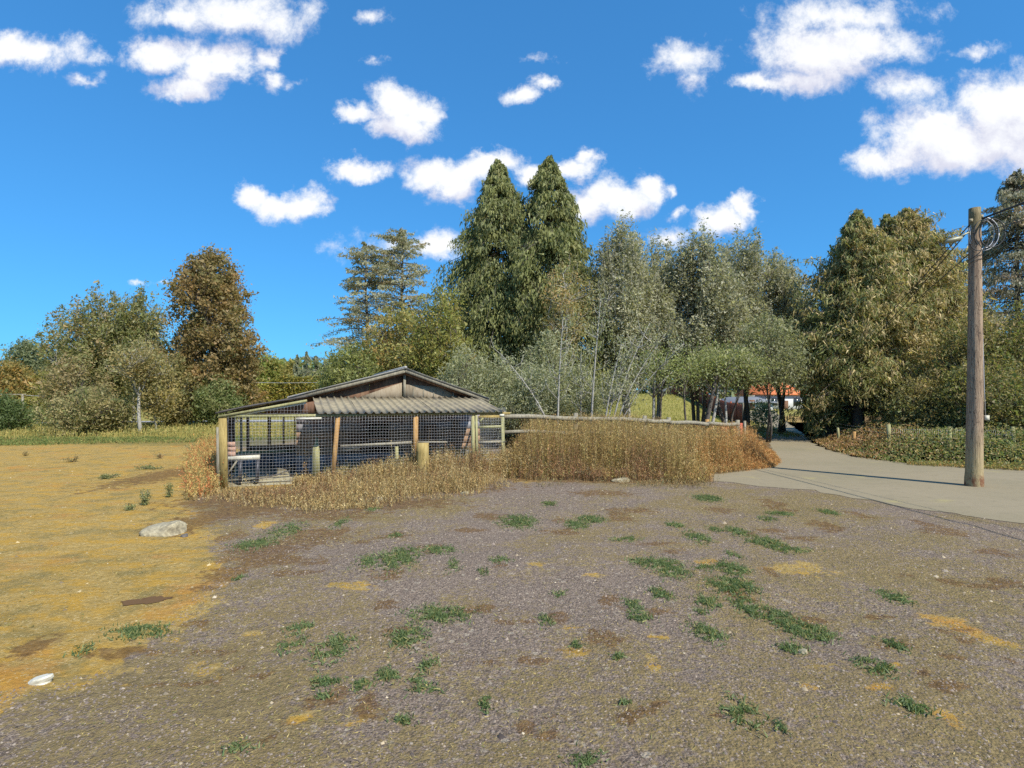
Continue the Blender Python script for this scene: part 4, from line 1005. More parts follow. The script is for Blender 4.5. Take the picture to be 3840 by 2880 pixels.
# leaning bare pale stems
rs = np.random.RandomState(61)
stems = [((2090, 1560), (2112, 1190), .045, "tall slim pale birch stem, straight, right before the dark cedar skirts"),
         ((2090, 1560), (1880, 1330), .045, "pale birch stem leaning sharply over towards the shed"),
         ((2215, 1560), (2250, 1120), .052, "tallest pale birch stem with forking bare twigs"),
         ((2255, 1560), (2330, 1290), .045, "pale stem leaning gently beside the tallest birch stem"),
         ((2275, 1562), (2440, 1210), .04, "long pale stem leaning out over the tall grass, middle of the fan"),
         ((2285, 1562), (2500, 1250), .04, "long pale stem leaning low over the lawn, outermost of the fan"),
         ((2265, 1562), (2385, 1260), .035, "thin pale stem within the leaning fan, nearest the upright birch"),
         ((2295, 1562), (2560, 1290), .03, "thinnest pale stem, lowest of all those leaning over the lawn"),
         ((2180, 1560), (2175, 1330), .03, "short thin upright pale stem between two birches")]
for i, ((bx_, by_), (tx_, ty_), r_, lb) in enumerate(stems):
    Y_ = 22.6+.15*i; xb = X_at(bx_, Y_); xt = X_at(tx_, Y_); zt = Z_at(ty_, Y_)
    root = empty('birch_tree', (xb, Y_, 0), lb, "tree", "pale birch stems behind the rail fence")
    s = np.linspace(0, 1, 12); cv = (xt-xb)*.12
    P = np.stack([xb+(xt-xb)*s-cv*np.sin(s*np.pi)*1.2, Y_+.2*np.sin(s*3+i), zt*s**.96], -1)
    a = Acc(); add_tube(a, P, r_*(1-.85*s)+.006, 7); a.build('trunk', M['birch'], root)
    a = Acc(); Cc = []
    for k in range(22):
        u = rs.uniform(.35, 1); p = np.array([np.interp(u, s, P[:, q]) for q in range(3)]); az = rs.uniform(0, 6.28); L = rs.uniform(.5, 1.5)*(1.25-u*.6)
        e = p+np.array([math.cos(az)*.7, math.sin(az)*.7, rs.uniform(.4, 1.2)])*L*.7
        md = (p+e)/2+np.array([math.cos(az)*.1, 0, -.08]); add_tube(a, [p, md, e], [.016, .01, .004], 4)
        m_ = 22; w_ = rs.uniform(.3, 1.1, m_)[:, None]; Cc.append(p*(1-w_)+e*w_+rs.normal(0, .16, (m_, 3)))
    a.build('branches', M['birch'], root)
    Cc = np.concatenate(Cc); V, Fq, C = diamonds(Cc, rs.normal(size=Cc.shape), rs.uniform(.07, .14, len(Cc)), .05, rs, pal(rs, SAGE, [3, 2, 2, 1], len(Cc), .2))
    build('crown', V, [Fq], M['leaf'], root, col=C)
# dark slender trunks at the lawn edge
tk = [((2440, 1582), (2460, 1400), .07, 'birch', "pale slim trunk under the poplars, one of a close pair on the lawn edge"), ((2468, 1582), (2490, 1400), .06, 'bark', "dark slim trunk beside the pale one on the lawn edge"),
      ((2580, 1585), (2560, 1400), .06, 'bark', "dark mottled sapling trunk standing clear before the lawn"), ((2635, 1590), (2690, 1370), .14, 'bark', "thick dark trunk leaning under the poplar crowns"),
      ((2660, 1590), (2700, 1400), .09, 'birch', "pale trunk leaning against the thick dark trunk"), ((2725, 1595), (2715, 1400), .07, 'birch', "pale trunk just before the red gate")]
for i, ((bx_, by_), (tx_, ty_), r_, bk, lb) in enumerate(tk):
    Y_ = 25.0+.25*i; xb = X_at(bx_, Y_); xt = X_at(tx_, Y_); zt = Z_at(ty_, Y_)
    root = empty('birch_tree', (xb, Y_, 0), lb, "tree", "slim trunks at the lawn edge")
    s = np.linspace(0, 1, 10); P = np.stack([xb+(xt-xb)*s+.05*np.sin(s*5+i), Y_+.1*np.sin(s*4+i), zt*s], -1)
    a = Acc(); add_tube(a, P, r_*(1-.5*s), 8)
    for k in range(7):
        az = rs.uniform(0, 6.28); p = P[6+k % 3]; e = p+np.array([math.cos(az), math.sin(az), 1.0])*rs.uniform(.6, 1.1); add_tube(a, [p, (p+e)/2, e], [.03, .02, .008], 5)
    a.build('trunk', M[bk], root)
    Cc = P[-1]+rs.normal(0, 1, (900, 3))*np.array([.75, .75, .5]); Cc[:, 2] += .2
    V, Fq, C = diamonds(Cc, rs.normal(size=Cc.shape), rs.uniform(.07, .15, len(Cc)), .06, rs, pal(rs, [(.18, .21, .09), (.14, .16, .07), (.2, .22, .15)], [2, 2, 2], len(Cc), .2))
    build('crown', V, [Fq], M['leaf'], root, col=C)

# ---- trees of the field side
MAP = [(.185, .135, .075), (.155, .125, .065), (.12, .12, .06), (.24, .15, .075), (.21, .17, .11)]
broadleaf('maple_tree', "large brown leaved maple with a rounded crown beyond the dirt lot", 800, 42, 958, 165, 71, MAP, [3, 3, 1.5, 1, 1], crown0=1560, n=620, per=85, leaf=.19, trunk_r=.26, limb=34, prof=[(0, .6), (.12, .95), (.3, 1), (.58, .84), (.8, .66), (.93, .48), (1, .22)], up=.6, sig=.33, gap=.08, asp=.8)
broadleaf('shrub_tree', "dark green undergrowth tree before the maple trunk", 815, 39, 1430, 75, 72, [(.09, .12, .055), (.12, .15, .07), (.17, .17, .09)], [3, 2, 1.5], crown0=1590, n=170, per=60, leaf=.17, limb=10, trunk_r=.1)
BIR = [(.14, .155, .07), (.18, .18, .09), (.10, .12, .055), (.24, .18, .11), (.22, .22, .16)]
broadleaf('birch_tree', "wind swept green birch with a broad leaning crown", 345, 43, 1120, 140, 73, BIR, [3, 2, 2, 1.5, .8], crown0=1480, n=430, per=80, leaf=.18, trunk_r=.14, bark='birch', limb=26, wind=.35, up=1.1, shoot=1.2, gap=.3, sig=.26)
broadleaf('birch_tree', "narrow birch rising against the maple's near flank", 500, 44, 1120, 85, 74, BIR, [3, 2, 2, 1.5, .8], crown0=1480, n=260, per=75, leaf=.18, trunk_r=.11, bark='birch', limb=20, wind=.5, up=1.3, shoot=1.2, gap=.3, sig=.24)
broadleaf('birch_tree', "slim white trunked birch with brown leaves at the field edge", 522, 33, 1290, 95, 75, [(.22, .17, .09), (.17, .16, .08), (.2, .2, .12)], [3, 2, 2], crown0=1430, n=120, per=45, leaf=.13, trunk_r=.11, bark='birch', limb=14, gap=.4)
broadleaf('birch_tree', "thin pale birch sapling between the white trunk and the maple", 583, 34, 1340, 70, 76, [(.22, .18, .09), (.19, .18, .09)], [3, 2], crown0=1560, n=130, per=50, leaf=.15, trunk_r=.06, bark='birch', limb=12, gap=.2)
broadleaf('shrub_tree', "pinkish brown bush under the wind swept birch", 300, 39, 1350, 130, 77, [(.22, .17, .11), (.17, .15, .08), (.11, .13, .06), (.26, .22, .16)], [3, 2, 1.6, 1], crown0=1600, n=260, per=60, leaf=.16, limb=14, trunk_r=.07, gap=.25)
broadleaf('shrub_tree', "mottled green and tan bush at the lot edge in front of the birches", 330, 33, 1470, 125, 78, [(.22, .185, .11), (.13, .15, .07), (.10, .12, .06), (.28, .24, .16)], [2.5, 2, 1.4, 1.4], crown0=1655, n=260, per=65, leaf=.13, limb=10, trunk_r=.05, cat="bush")
broadleaf('shrub_tree', "brown green bush joining the white birch and the maple", 660, 39, 1350, 100, 79, [(.2, .16, .08), (.15, .14, .07), (.11, .12, .06)], [3, 2, 2], crown0=1590, n=210, per=60, leaf=.16, limb=10, trunk_r=.06)
broadleaf('shrub_tree', "small grey green tree far off over the orange bushes", 105, 62, 1290, 85, 80, [(.10, .125, .08), (.14, .16, .11)], [2, 2], crown0=1480, n=220, per=60, leaf=.25, limb=14, trunk_r=.15, sig=.45)
broadleaf('shrub_tree', "orange brown bush beside the far road", 40, 56, 1365, 90, 81, [(.26, .15, .05), (.2, .15, .06), (.14, .14, .06)], [2, 2, 2], crown0=1560, n=220, per=60, leaf=.24, limb=10, trunk_r=.1, sig=.4)
broadleaf('shrub_tree', "olive bush behind the far roadside post", 190, 57, 1400, 90, 82, [(.19, .19, .06), (.14, .15, .05), (.24, .2, .08)], [2, 2, 1], crown0=1565, n=220, per=60, leaf=.24, limb=10, trunk_r=.1, sig=.4)
broadleaf('shrub_tree', "dark green bush at the very edge of the field", 20, 34, 1500, 65, 83, [(.06, .09, .04), (.09, .12, .05)], [2, 2], crown0=1640, n=150, per=60, leaf=.13, limb=8, trunk_r=.04, cat="bush")
broadleaf('shrub_tree', "dark green round tree glimpsed between the birches", 430, 50, 1420, 60, 84, [(.06, .09, .05), (.08, .11, .06)], [2, 2], crown0=1560, n=120, per=60, leaf=.2, limb=8, trunk_r=.06)
# far hedge and wood
def mass(name, label, P0_, P1_, depth, h0, h1, n, leaf, cols, wts, seed, kind=None, cat=None, bumps=3.0):
    rs = np.random.RandomState(seed); u = rs.uniform(0, 1, n); dp = rs.uniform(0, 1, n)
    L = math.hypot(P1_[0]-P0_[0], P1_[1]-P0_[1]); a_ = u*L
    top = (h0*(1-u)+h1*u)*(1+.10*np.sin(a_/bumps+seed)+.07*np.sin(a_/bumps*2.3+seed*2)+.05*np.sin(a_/bumps*5.1))
    z = top*(1-rs.uniform(0, 1, n)**1.6)*(1-.25*dp**2)
    x = P0_[0]+(P1_[0]-P0_[0])*u; y = P0_[1]+(P1_[1]-P0_[1])*u+dp*depth
    z = z+ground_h(x, y)
    C = pal(rs, cols, wts, n, .25)*(1+.22*np.sin(a_/bumps*1.7+1+dp*3))[:, None]
    V, Fq, Cq = diamonds(np.stack([x, y, z], -1), rs.normal(size=(n, 3)), leaf*rs.uniform(.6, 1.3, n), leaf*.6, rs, C)
    o = build(name, V, [Fq], M['leaf'], col=Cq); tag(o, label, cat, kind=kind); return o
HED = [(.20, .19, .05), (.26, .22, .06), (.14, .15, .05), (.3, .22, .09)]
mass('hedge', "long yellow green hedge far off behind the shed eave", (X_at(870, 72), 72), (X_at(1330, 72), 72), 3, 4.4, 4.6, 15000, .34, HED, [3, 2, 2, .6], 5, cat="hedge", bumps=4)
mass('distant_woods', None, (-190, 150), (-20, 150), 20, 12, 11, 24000, 1.5, [(.09, .12, .06), (.13, .15, .07), (.17, .15, .06)], [3, 2, 1], 6, kind='stuff', bumps=9)
mass('distant_woods', None, (-20, 125), (170, 125), 20, 14, 15, 30000, 1.6, [(.11, .13, .09), (.15, .16, .11), (.09, .11, .06)], [3, 2, 1], 7, kind='stuff', bumps=9)
rs = np.random.RandomState(9)
far = [(945, 84, 1345, 'g', "rounded green tree at the near end of the far hedge"), (1000, 86, 1330, 'g', "bright green tree, tallest over the far hedge"), (1050, 88, 1350, 'g', "green tree with a flat top past the tallest one over the hedge"), (1095, 84, 1370, 'o', "olive tree lowest in the line over the far hedge"),
       (1115, 80, 1335, 'c', "small spiky conifer, first over the hedge beyond the olive tree"), (1150, 80, 1322, 'c', "tallest spiky conifer over the far hedge"), (1185, 82, 1340, 'c', "spiky conifer next to the tallest, over the hedge"), (1218, 80, 1355, 'c', "shortest spiky conifer beside the larch boughs")]
for i, (px_, Y_, top_, kd, lb) in enumerate(far):
    if kd == 'c': conifer('spruce_tree', lb, px_, Y_, top_, 34, 90+i, [(.11, .13, .10), (.15, .165, .13)], [2, 2], nb=60, per=45, leafL=.5, leafW=.2, base_z=1, rise=.15, droop=.2, trunk_r=.12, group="trees beyond the far hedge")
    else: broadleaf('field_tree', lb, px_, Y_, top_, 45, 90+i, [(.12, .16, .05), (.16, .19, .06), (.2, .17, .06)] if kd == 'g' else [(.17, .16, .06), (.22, .19, .07)], [2]*3 if kd == 'g' else [2, 2], crown0=1500, n=130, per=45, leaf=.36, trunk_r=.15, limb=8, sig=.5, group="trees beyond the far hedge")

# far roadside post and its wire, far road strip
fp = empty('roadside_post', (X_at(85, 50), 50, -.2), "thin grey roadside post with a level arm before the far bushes", "post")
fz = float(ground_h(X_at(85, 50), 50))
a = Acc(); add_tube(a, [(X_at(85, 50), 50, fz), (X_at(85, 50), 50, Z_at(1478, 50))], .09, 6); a.build('post_shaft', M['graywood'], fp)
beam('arm', (X_at(-60, 50), 50, Z_at(1480, 50)), (X_at(97, 50), 50, Z_at(1479, 50)), .06, .09, M['graywood'], fp)
def strip(name, P, z): 
    return None
# a pale road beyond the field
V = np.array([[X_at(60, 50)-40, 51.5, 0], [X_at(260, 50)+16, 51.5, 0], [X_at(260, 50)+16, 55, 0], [X_at(60, 50)-40, 55, 0]]); 
gx = np.linspace(-90, -20, 60); gy = np.linspace(51, 54.5, 6); A_, B_ = np.meshgrid(gx, gy); Zr = ground_h(A_, B_)+.05
i_ = np.arange(5)[:, None]*60; j_ = np.arange(59)[None]
o = build('far_road', np.stack([A_, B_, Zr], -1).reshape(-1, 3), [np.stack([i_+j_, i_+j_+1, i_+60+j_+1, i_+60+j_], -1).reshape(-1, 4)], plain('pale_asphalt', (.3, .3, .31), .9)); tag(o, kind='structure')
cable2 = []
for k, (a0, b0, py) in enumerate([(900, 1240, 1432), (95, 330, 1482)]):
    ac = Acc(); Yk = 66 if k == 0 else 50; Pw = [(X_at(a0+(b0-a0)*s, Yk), Yk, Z_at(py, Yk)-.12*math.sin(s*3.14)) for s in np.linspace(-.4 if k == 0 else 0, 1.3, 14)]
    add_tube(ac, Pw, .02, 5); tag(ac.build('power_line', M['wire'], loc=Pw[0]), ["thin pale wire strung before the far hedge", "thin pale wire running from the roadside post to the birches"][k], "wire")

# ---- roadside fence posts and wire over the brambles
rp = empty('wire_fence', (X_at(3334, 22.3), 22.3, 0), "run of short timber posts with stock wire above the brambles", "fence")
fps = [(3057, 32, 1600, .05), (3091, 29.5, 1590, .07), (3144, 27, 1603, .06), (3201, 24.5, 1618, .07), (3334, 22.3, 1592, .075), (3560, 21.6, 1600, .07), (3800, 21.4, 1600, .07)]
for i, (px_, Y_, tp_, r_) in enumerate(fps):
    a = Acc(); z_ = Z_at(tp_, Y_); add_tube(a, [(X_at(px_, Y_)-.05, Y_, 0), (X_at(px_, Y_), Y_, z_*.5), (X_at(px_, Y_)+.03*(1 if i % 2 else -1), Y_, z_)], [r_*1.05, r_, r_*.95], 8)
    a.build('post', M['orangewood' if px_ in (3201,) else 'greenwood'], rp)
a = Acc()
for z_ in (.5, .65, .8, .95):
    P = [(X_at(p_, Y_), Y_-.05, z_) for (p_, Y_, _, _) in fps]; add_tube(a, P, .002, 4)
for s in np.linspace(0, 1, 60):
    px_ = 3334+s*(3800-3334); Y_ = 22.3-.9*s; add_tube(a, [(X_at(px_, Y_), Y_-.05, .3), (X_at(px_, Y_), Y_-.05, .98)], .002, 4)
a.build('stock_wire', M['wire'], rp)

# ---- brambles and low growth along the fence
def thicket(name, label, poly, n, hfun, cols_fn, leaf, seed, kind='stuff', asp=.6):
    rs = np.random.RandomState(seed); q = scatter(poly, n, rs); hm = hfun(q[:, 0], q[:, 1])*(1+.25*wav(q[:, 0], q[:, 1], 2.3)+.15*wav(q[:, 1], q[:, 0], 5.0))
    z = hm*(1-rs.uniform(0, 1, n)**1.8*.95)+ground_h(q[:, 0], q[:, 1])
    C = cols_fn(q[:, 0], q[:, 1], rs)
    c = np.stack([q[:, 0]+rs.normal(0, .05, n), q[:, 1]+rs.normal(0, .05, n), np.maximum(z, .02)], -1)
    V, Fq, Cq = diamonds(c, rs.normal(size=(n, 3))+np.array([0, 0, .3]), leaf*rs.uniform(.6, 1.4, n), leaf*asp, rs, C)
    o = build(name, V, [Fq], M['leaf'], col=Cq); return tag(o, label, kind=kind)
BR = [G(2965, 1625), G(3040, 1650), G(3110, 1690), G(3210, 1716), G(3400, 1742), G(3620, 1754), G(3840, 1765), G(4400, 1775), (26, 24), (26, 30), (16, 30), (15.5, 40), (17.5, 40)]
BR = np.array(BR)
def br_h(x, y): return np.clip(.12+.85*sstep(poly_sd(x, y, BR), 0, 2.6), .1, 1.2)
def br_c(x, y, rs):
    n = len(x); px_ = 1920+x/y*F; t_ = sstep(px_+200*wav(x, y, 1.3), 3180, 3520)
    red = pal(rs, [(.26, .14, .09), (.20, .15, .08), (.3, .22, .14), (.13, .10, .05)], [2, 2, 1.5, 1.5], n, .25); grn_ = pal(rs, [(.13, .15, .06), (.2, .17, .08), (.09, .13, .055), (.27, .22, .13)], [2, 2, 2, 1.2], n, .25)
    pick = rs.uniform(size=n) < t_; return np.where(pick[:, None], grn_, red)
thicket('bramble_thicket', None, BR, 42000, br_h, br_c, .085, 101)
SHB = np.array([(15.6, 24.5), (27, 23), (30, 29), (17, 29)])
broad_s = [(3690, 25, 1180, 120, 110, "olive brown bush behind the utility pole, filling up to the fir"), (3560, 26, 1290, 130, 111, "russet and green bush between pole and browning cedar"), (3830, 25, 1130, 120, 112, "dense mixed green bush at the fir's foot"), (3450, 25.5, 1450, 110, 113, "green and brown low bush under the browning cedar"), (3780, 23, 1420, 130, 114, "tan leaved bush low beside the pole"), (3640, 24, 1400, 100, 115, "green and gold bush hugging the pole")]
for (px_, Y_, top_, w_, sd, lb) in broad_s:
    broadleaf('bush', lb, px_, Y_, top_, w_, sd, [(.16, .155, .065), (.20, .155, .085), (.11, .13, .055), (.26, .2, .12), (.09, .12, .05)] if sd != 113 else [(.13, .15, .07), (.19, .17, .09), (.22, .16, .09)], [2, 1.6, 2, 1, 1.5] if sd != 113 else [2, 2, 1], crown0=1640, n=260, per=65, leaf=.11, limb=10, trunk_r=.045, cat="bush", group="bushes along the wire fence", prof=[(0, .95), (.3, 1), (.6, .9), (.85, .55), (1, .2)])

# ------------------------------------------------------------------ dry tall grass
SF = np.array([1.2, 1.18, 1.05])
def stalks(name, poly, n, hfun, cfun, seed, heads=7, headL=.05, stemw=.007, lean=.16, leafy=0.5, label=None, seg=2, dens=None):
    rs = np.random.RandomState(seed); q = scatter(poly, n, rs)
    if dens is not None: q = q[rs.uniform(size=len(q)) < dens(q[:, 0], q[:, 1])]
    n = len(q); h = hfun(q[:, 0], q[:, 1])*rs.uniform(.6, 1.12, n); C = cfun(q[:, 0], q[:, 1], rs)
    az = rs.uniform(0, 6.28, n); ln = rs.normal(0, lean, n); gx_ = np.cos(az)*ln*h; gy_ = np.sin(az)*ln*h
    z0 = ground_h(q[:, 0], q[:, 1])-.01
    wa = rs.uniform(0, 3.14, n); wx, wy = np.cos(wa)*stemw/2, np.sin(wa)*stemw/2*.6
    rows = []
    for k in range(seg+1):
        s = k/seg; cx_ = q[:, 0]+gx_*s**1.6; cy_ = q[:, 1]+gy_*s**1.6; cz_ = z0+h*s*(1-.05*abs(ln)*s); ww = 1-.75*s
        rows.append(np.stack([cx_-wx*ww, cy_-wy*ww, cz_], -1)); rows.append(np.stack([cx_+wx*ww, cy_+wy*ww, cz_], -1))
    V = np.stack(rows, 1); m_ = 2*(seg+1); V = V.reshape(-1, 3); b_ = np.arange(n)[:, None]*m_
    Fq = np.concatenate([np.stack([b_[:, 0]+2*k, b_[:, 0]+2*k+1, b_[:, 0]+2*k+3, b_[:, 0]+2*k+2], -1) for k in range(seg)])
    Cc = np.repeat(C, m_, axis=0)
    acc = Acc(); acc.add(V, Fq, Cc)
    if heads:
        s = rs.uniform(1-leafy, 1.02, (n, heads)); c = np.stack([q[:, 0, None]+gx_[:, None]*s**1.6, q[:, 1, None]+gy_[:, None]*s**1.6, z0[:, None]+h[:, None]*s], -1).reshape(-1, 3)
        c += rs.normal(0, .022, c.shape)*(h.mean()+.3); ch = np.repeat(C, heads, axis=0)*rs.uniform(.75, 1.35, (len(c), 1))
        V2, F2, C2 = diamonds(c, rs.normal(size=c.shape)*.7+np.array([0, 0, 1]), headL*rs.uniform(.6, 1.5, len(c)), headL*.38, rs, ch); acc.add(V2, F2, C2)
    o = acc.build(name, M['dry']); return tag(o, label, kind='stuff')
CL = pxpoly([(1905, 1792), (2000, 1800), (2200, 1805), (2400, 1810), (2600, 1816), (2680, 1806), (2640, 1786), (2800, 1768), (2905, 1754), (2925, 1735), (2900, 1700), (2700, 1690), (2400, 1700), (1905, 1720)])
def cl_h(x, y):
    px_ = 1920+x/y*F; h = np.interp(px_, [1880, 1960, 2100, 2350, 2480, 2650, 2760, 2850, 2930], [1.25, 1.5, 1.52, 1.5, 1.3, 1.15, 1.2, .9, .45])
    return h*(1+.07*wav(x, y, 3))*(.22+.78*sstep(poly_sd(x, y, CL)+.25*wav(x, y, 4), 0, .9))
def cl_c(x, y, rs):
    n = len(x); px_ = 1920+x/y*F; gold = pal(rs, [(.32, .22, .09), (.25, .165, .07), (.42, .33, .17), (.17, .11, .06), (.28, .24, .09)], [3, 2, 1.5, 1.6, 1.2], n, .3, SF)
    org = pal(rs, [(.38, .20, .08), (.33, .16, .06), (.44, .28, .12)], [3, 2, 1.5], n, .25, SF); rd = pal(rs, [(.2, .11, .075), (.15, .09, .06), (.12, .10, .07)], [2, 2, 1], n, .2)
    t_ = .92*sstep(px_+90*wav(x, y, 2), 2560, 2860); c = np.where((rs.uniform(size=n) < t_)[:, None], org, gold)
    e = (poly_sd(x, y, CL) < .7) & (rs.uniform(size=n) < .6*(wav(x, y, 1.6) > .1)) & (px_ < 2500); return np.where(e[:, None], rd, c)
stalks('tall_dry_grass', CL, 26000, cl_h, cl_c, 201, heads=9, headL=.05, leafy=.72, lean=.1)
FG = pxpoly([(1920, 1790), (2640, 1805), (2720, 1800), (2700, 1838), (2300, 1840), (1980, 1832)])
stalks('fringe_weeds', FG, 1500, lambda x, y: .16+.1*wav(x, y, 3), lambda x, y, rs: pal(rs, [(.3, .22, .11), (.2, .14, .08), (.16, .15, .08)], [2, 2, 1], len(x), .25, SF), 215, heads=6, headL=.035, leafy=.9, lean=.6, dens=lambda x, y: np.clip(.35+.9*wav(x, y, 2.4), 0, 1)*sstep(poly_sd(x, y, FG), 0, .5))
GOLD = [(.36, .26, .12), (.28, .2, .09), (.46, .37, .21), (.19, .13, .065)]
def gold_c(x, y, rs):
    n = len(x); c = pal(rs, GOLD, [3, 2, 1.5, 1.5], n, .3, SF); r_ = pal(rs, [(.27, .15, .08), (.2, .12, .07), (.17, .14, .09)], [2, 2, 1], n, .2, SF)
    return np.where((rs.uniform(size=n) < .15+.5*(wav(x, y, 1.9) > .25))[:, None], r_, c)
FR = pxpoly([(690, 1875), (900, 1905), (1150, 1930), (1400, 1910), (1650, 1880), (1900, 1838), (1960, 1805), (1900, 1782), (1500, 1805), (1150, 1830), (830, 1840), (780, 1760), (700, 1800)])
def fr_h(x, y):
    px_ = 1920+x/y*F; e = poly_sd(x, y, FR)
    return (.20+.10*wav(x, y, 2.2)+.16*sstep(px_, 1380, 1500)*(1-sstep(px_, 1850, 1950)))*(.25+.75*sstep(e, 0, 1.0))*(1+.5*wav(x*1.7, y*1.7, 4))+.03
stalks('dry_weeds', FR, 420, lambda x, y: fr_h(x, y)*1.9+.1, gold_c, 212, heads=16, headL=.035, leafy=.7, lean=.2, stemw=.009)
stalks('dry_weeds', FR, 17000, fr_h, gold_c, 202, heads=5, headL=.042, leafy=.8, lean=.5, dens=lambda x, y: .06+.94*sstep(poly_sd(x, y, FR)+.45*wav(x, y, 3.1), .05, 1.0)*(.75+.5*wav(x, y, 2.6)))
F2 = np.array([S(1.6, -.8, 0)[:2], S(7.5, -.9, 0)[:2], S(7.6, -.1, 0)[:2], S(1.6, -.1, 0)[:2]])
stalks('dry_weeds', F2, 2600, lambda x, y: (.30+.42*sstep(x, -4.4, -2.6))*(1+.45*wav(x*1.5, y, 5)), gold_c, 203, heads=20, headL=.045, leafy=.9, lean=.2, dens=lambda x, y: np.clip(.55+.8*wav(x*1.3, y, 4), .1, 1))
F3 = pxpoly([(700, 1885), (700, 1760), (760, 1690), (815, 1690), (825, 1850)])
stalks('dry_weeds', F3, 2600, lambda x, y: .6+.25*wav(x, y, 3), lambda x, y, rs: pal(rs, [(.3, .22, .1), (.3, .12, .06), (.16, .16, .08)], [3, 1.6, 1.2], len(x), .2), 204, heads=8, headL=.05, leafy=.7, lean=.25)
F4 = np.array([S(2.4, .1, 0)[:2], S(7.2, .1, 0)[:2], S(7.2, 2.2, 0)[:2], S(2.4, 2.2, 0)[:2]])
stalks('run_weeds', F4, 2600, lambda x, y: .3+.35*sstep(x, -4.5, -2)+.1*wav(x, y, 4), lambda x, y, rs: pal(rs, [(.22, .2, .13), (.28, .22, .12), (.15, .15, .1)], [2, 2, 2], len(x), .2), 205, heads=8, headL=.05, leafy=.8, lean=.2)
# one tall weed inside the run's first bay
# low grass strips of the field edge
FS = np.array([(-34, 24.6), (-22, 25.2), (-19, 26.6), (-15, 27.2), (-12, 29), (-8.5, 29.5), (-8.5, 31), (-34, 31)])
stalks('green_grass', FS, 20000, lambda x, y: .13+.09*wav(x, y, 1.2), lambda x, y, rs: pal(rs, [(.07, .10, .035), (.10, .125, .045), (.16, .15, .06)], [3, 3, 2.5], len(x), .2), 206, heads=2, headL=.09, stemw=.03, lean=.5, dens=lambda x, y: np.clip(.55+.7*wav(x, y*2, 1.5), .05, 1)*sstep(poly_sd(x, y, FS), 0, .9))
FY = np.array([(-42, 31), (-8, 30.5), (-8, 40), (-42, 44)])
stalks('yellow_grass', FY, 14000, lambda x, y: .42+.15*wav(x, y, .9), lambda x, y, rs: pal(rs, [(.20, .18, .07), (.26, .22, .10), (.14, .15, .06)], [3, 2, 2], len(x), .2), 207, heads=3, headL=.1, stemw=.03, lean=.3)
FL = np.array([(3, 30), (16, 31), (21, 48), (27, 75), (14, 80), (5, 55)])
stalks('lawn_grass', FL, 10000, lambda x, y: .16+.05*wav(x, y, .9), lambda x, y, rs: pal(rs, [(.16, .165, .05), (.2, .19, .07), (.12, .14, .045)], [3, 2, 2], len(x), .25), 209, heads=1, headL=.12, stemw=.06, lean=.5)
# verge grass between pole and brambles
FV = pxpoly([(3620, 1757), (3400, 1745), (3420, 1735), (3840, 1745), (5000, 1770), (5000, 1786), (3840, 1768)])
stalks('verge_grass', FV, 5000, lambda x, y: .12+0*x, lambda x, y, rs: pal(rs, [(.2, .17, .07), (.14, .13, .06), (.26, .16, .07)], [2, 2, 1], len(x), .2), 208, heads=3, headL=.06, stemw=.014, lean=.5)

# ---- green tufts on the gravel
rs = np.random.RandomState(301)
acc = Acc(); Q = []; HT = []
for (px_, py_, rx, ry, wt) in BLOBS_G:
    x, y, rx, ry = blob(px_, py_, rx, ry); area = rx*ry*3.14; m_ = int(min(3600, max(120, area*6800))*wt)
    q = np.stack([x+rs.normal(0, rx*.55, m_), y+rs.normal(0, ry*.6, m_)], -1)
    lk = np.sin(q[:, 0]*23+q[:, 1]*11)+np.sin(q[:, 0]*-13+q[:, 1]*31+px_); q = q[lk > -.9]
    Q.append(q)
Q = np.concatenate(Q); n = len(Q); z = ground_h(Q[:, 0], Q[:, 1])
C = pal(rs, [(.065, .10, .05), (.095, .135, .065), (.13, .16, .09), (.2, .19, .09)], [3, 3, 1.5, 1], n, .25)
L = rs.uniform(.02, .075, n); axs = rs.normal(0, .8, (n, 3))+np.array([0, 0, .8]); axs[:, 2] = np.abs(axs[:, 2])
V, Fq, Cq = diamonds(np.stack([Q[:, 0], Q[:, 1], z+L*.3], -1), axs, L, .013, rs, C)
tag(build('green_grass_tufts', V, [Fq], M['leaf'], col=Cq), None, kind='stuff')
# dry straw and dead grass lying about the lot
GRV = pxpoly([(-1500, 3300), (0, 2600), (480, 2480), (820, 2150), (760, 2000), (900, 1930), (1500, 1905), (1960, 1825), (2640, 1830), (3040, 1850), (3391, 1915), (3840, 1975), (6500, 2300), (6500, 3300)])
q = scatter(GRV, 60000, rs); keep = (wav(q[:, 0], q[:, 1], 1.1)+.5*wav(q[:, 0]+3, q[:, 1], 3.3)+rs.normal(0, .35, len(q))) > .15; q = q[keep & (q[:, 1] > 2.6)]
n = len(q); L = rs.uniform(.015, .05, n); axs = rs.normal(0, 1, (n, 3)); axs[:, 2] = np.abs(axs[:, 2])*.5
V, Fq, Cq = diamonds(np.stack([q[:, 0], q[:, 1], ground_h(q[:, 0], q[:, 1])+.006], -1), axs, L, .006, rs, pal(rs, [(.24, .2, .09), (.16, .13, .06), (.34, .28, .15), (.12, .13, .06)], [3, 2, 1, 1.4], n, .25))
tag(build('dead_grass_litter', V, [Fq], M['dry'], col=Cq), None, kind='stuff')
q = scatter(DIRT, 30000, rs); keep = (wav(q[:, 0], q[:, 1], 1.6)+rs.normal(0, .5, len(q))) > .45; q = q[keep & (q[:, 1] < 26)]; n = len(q)
L = rs.uniform(.02, .06, n)*(1+q[:, 1]*.05); axs = rs.normal(0, 1, (n, 3)); axs[:, 2] = np.abs(axs[:, 2])*.7
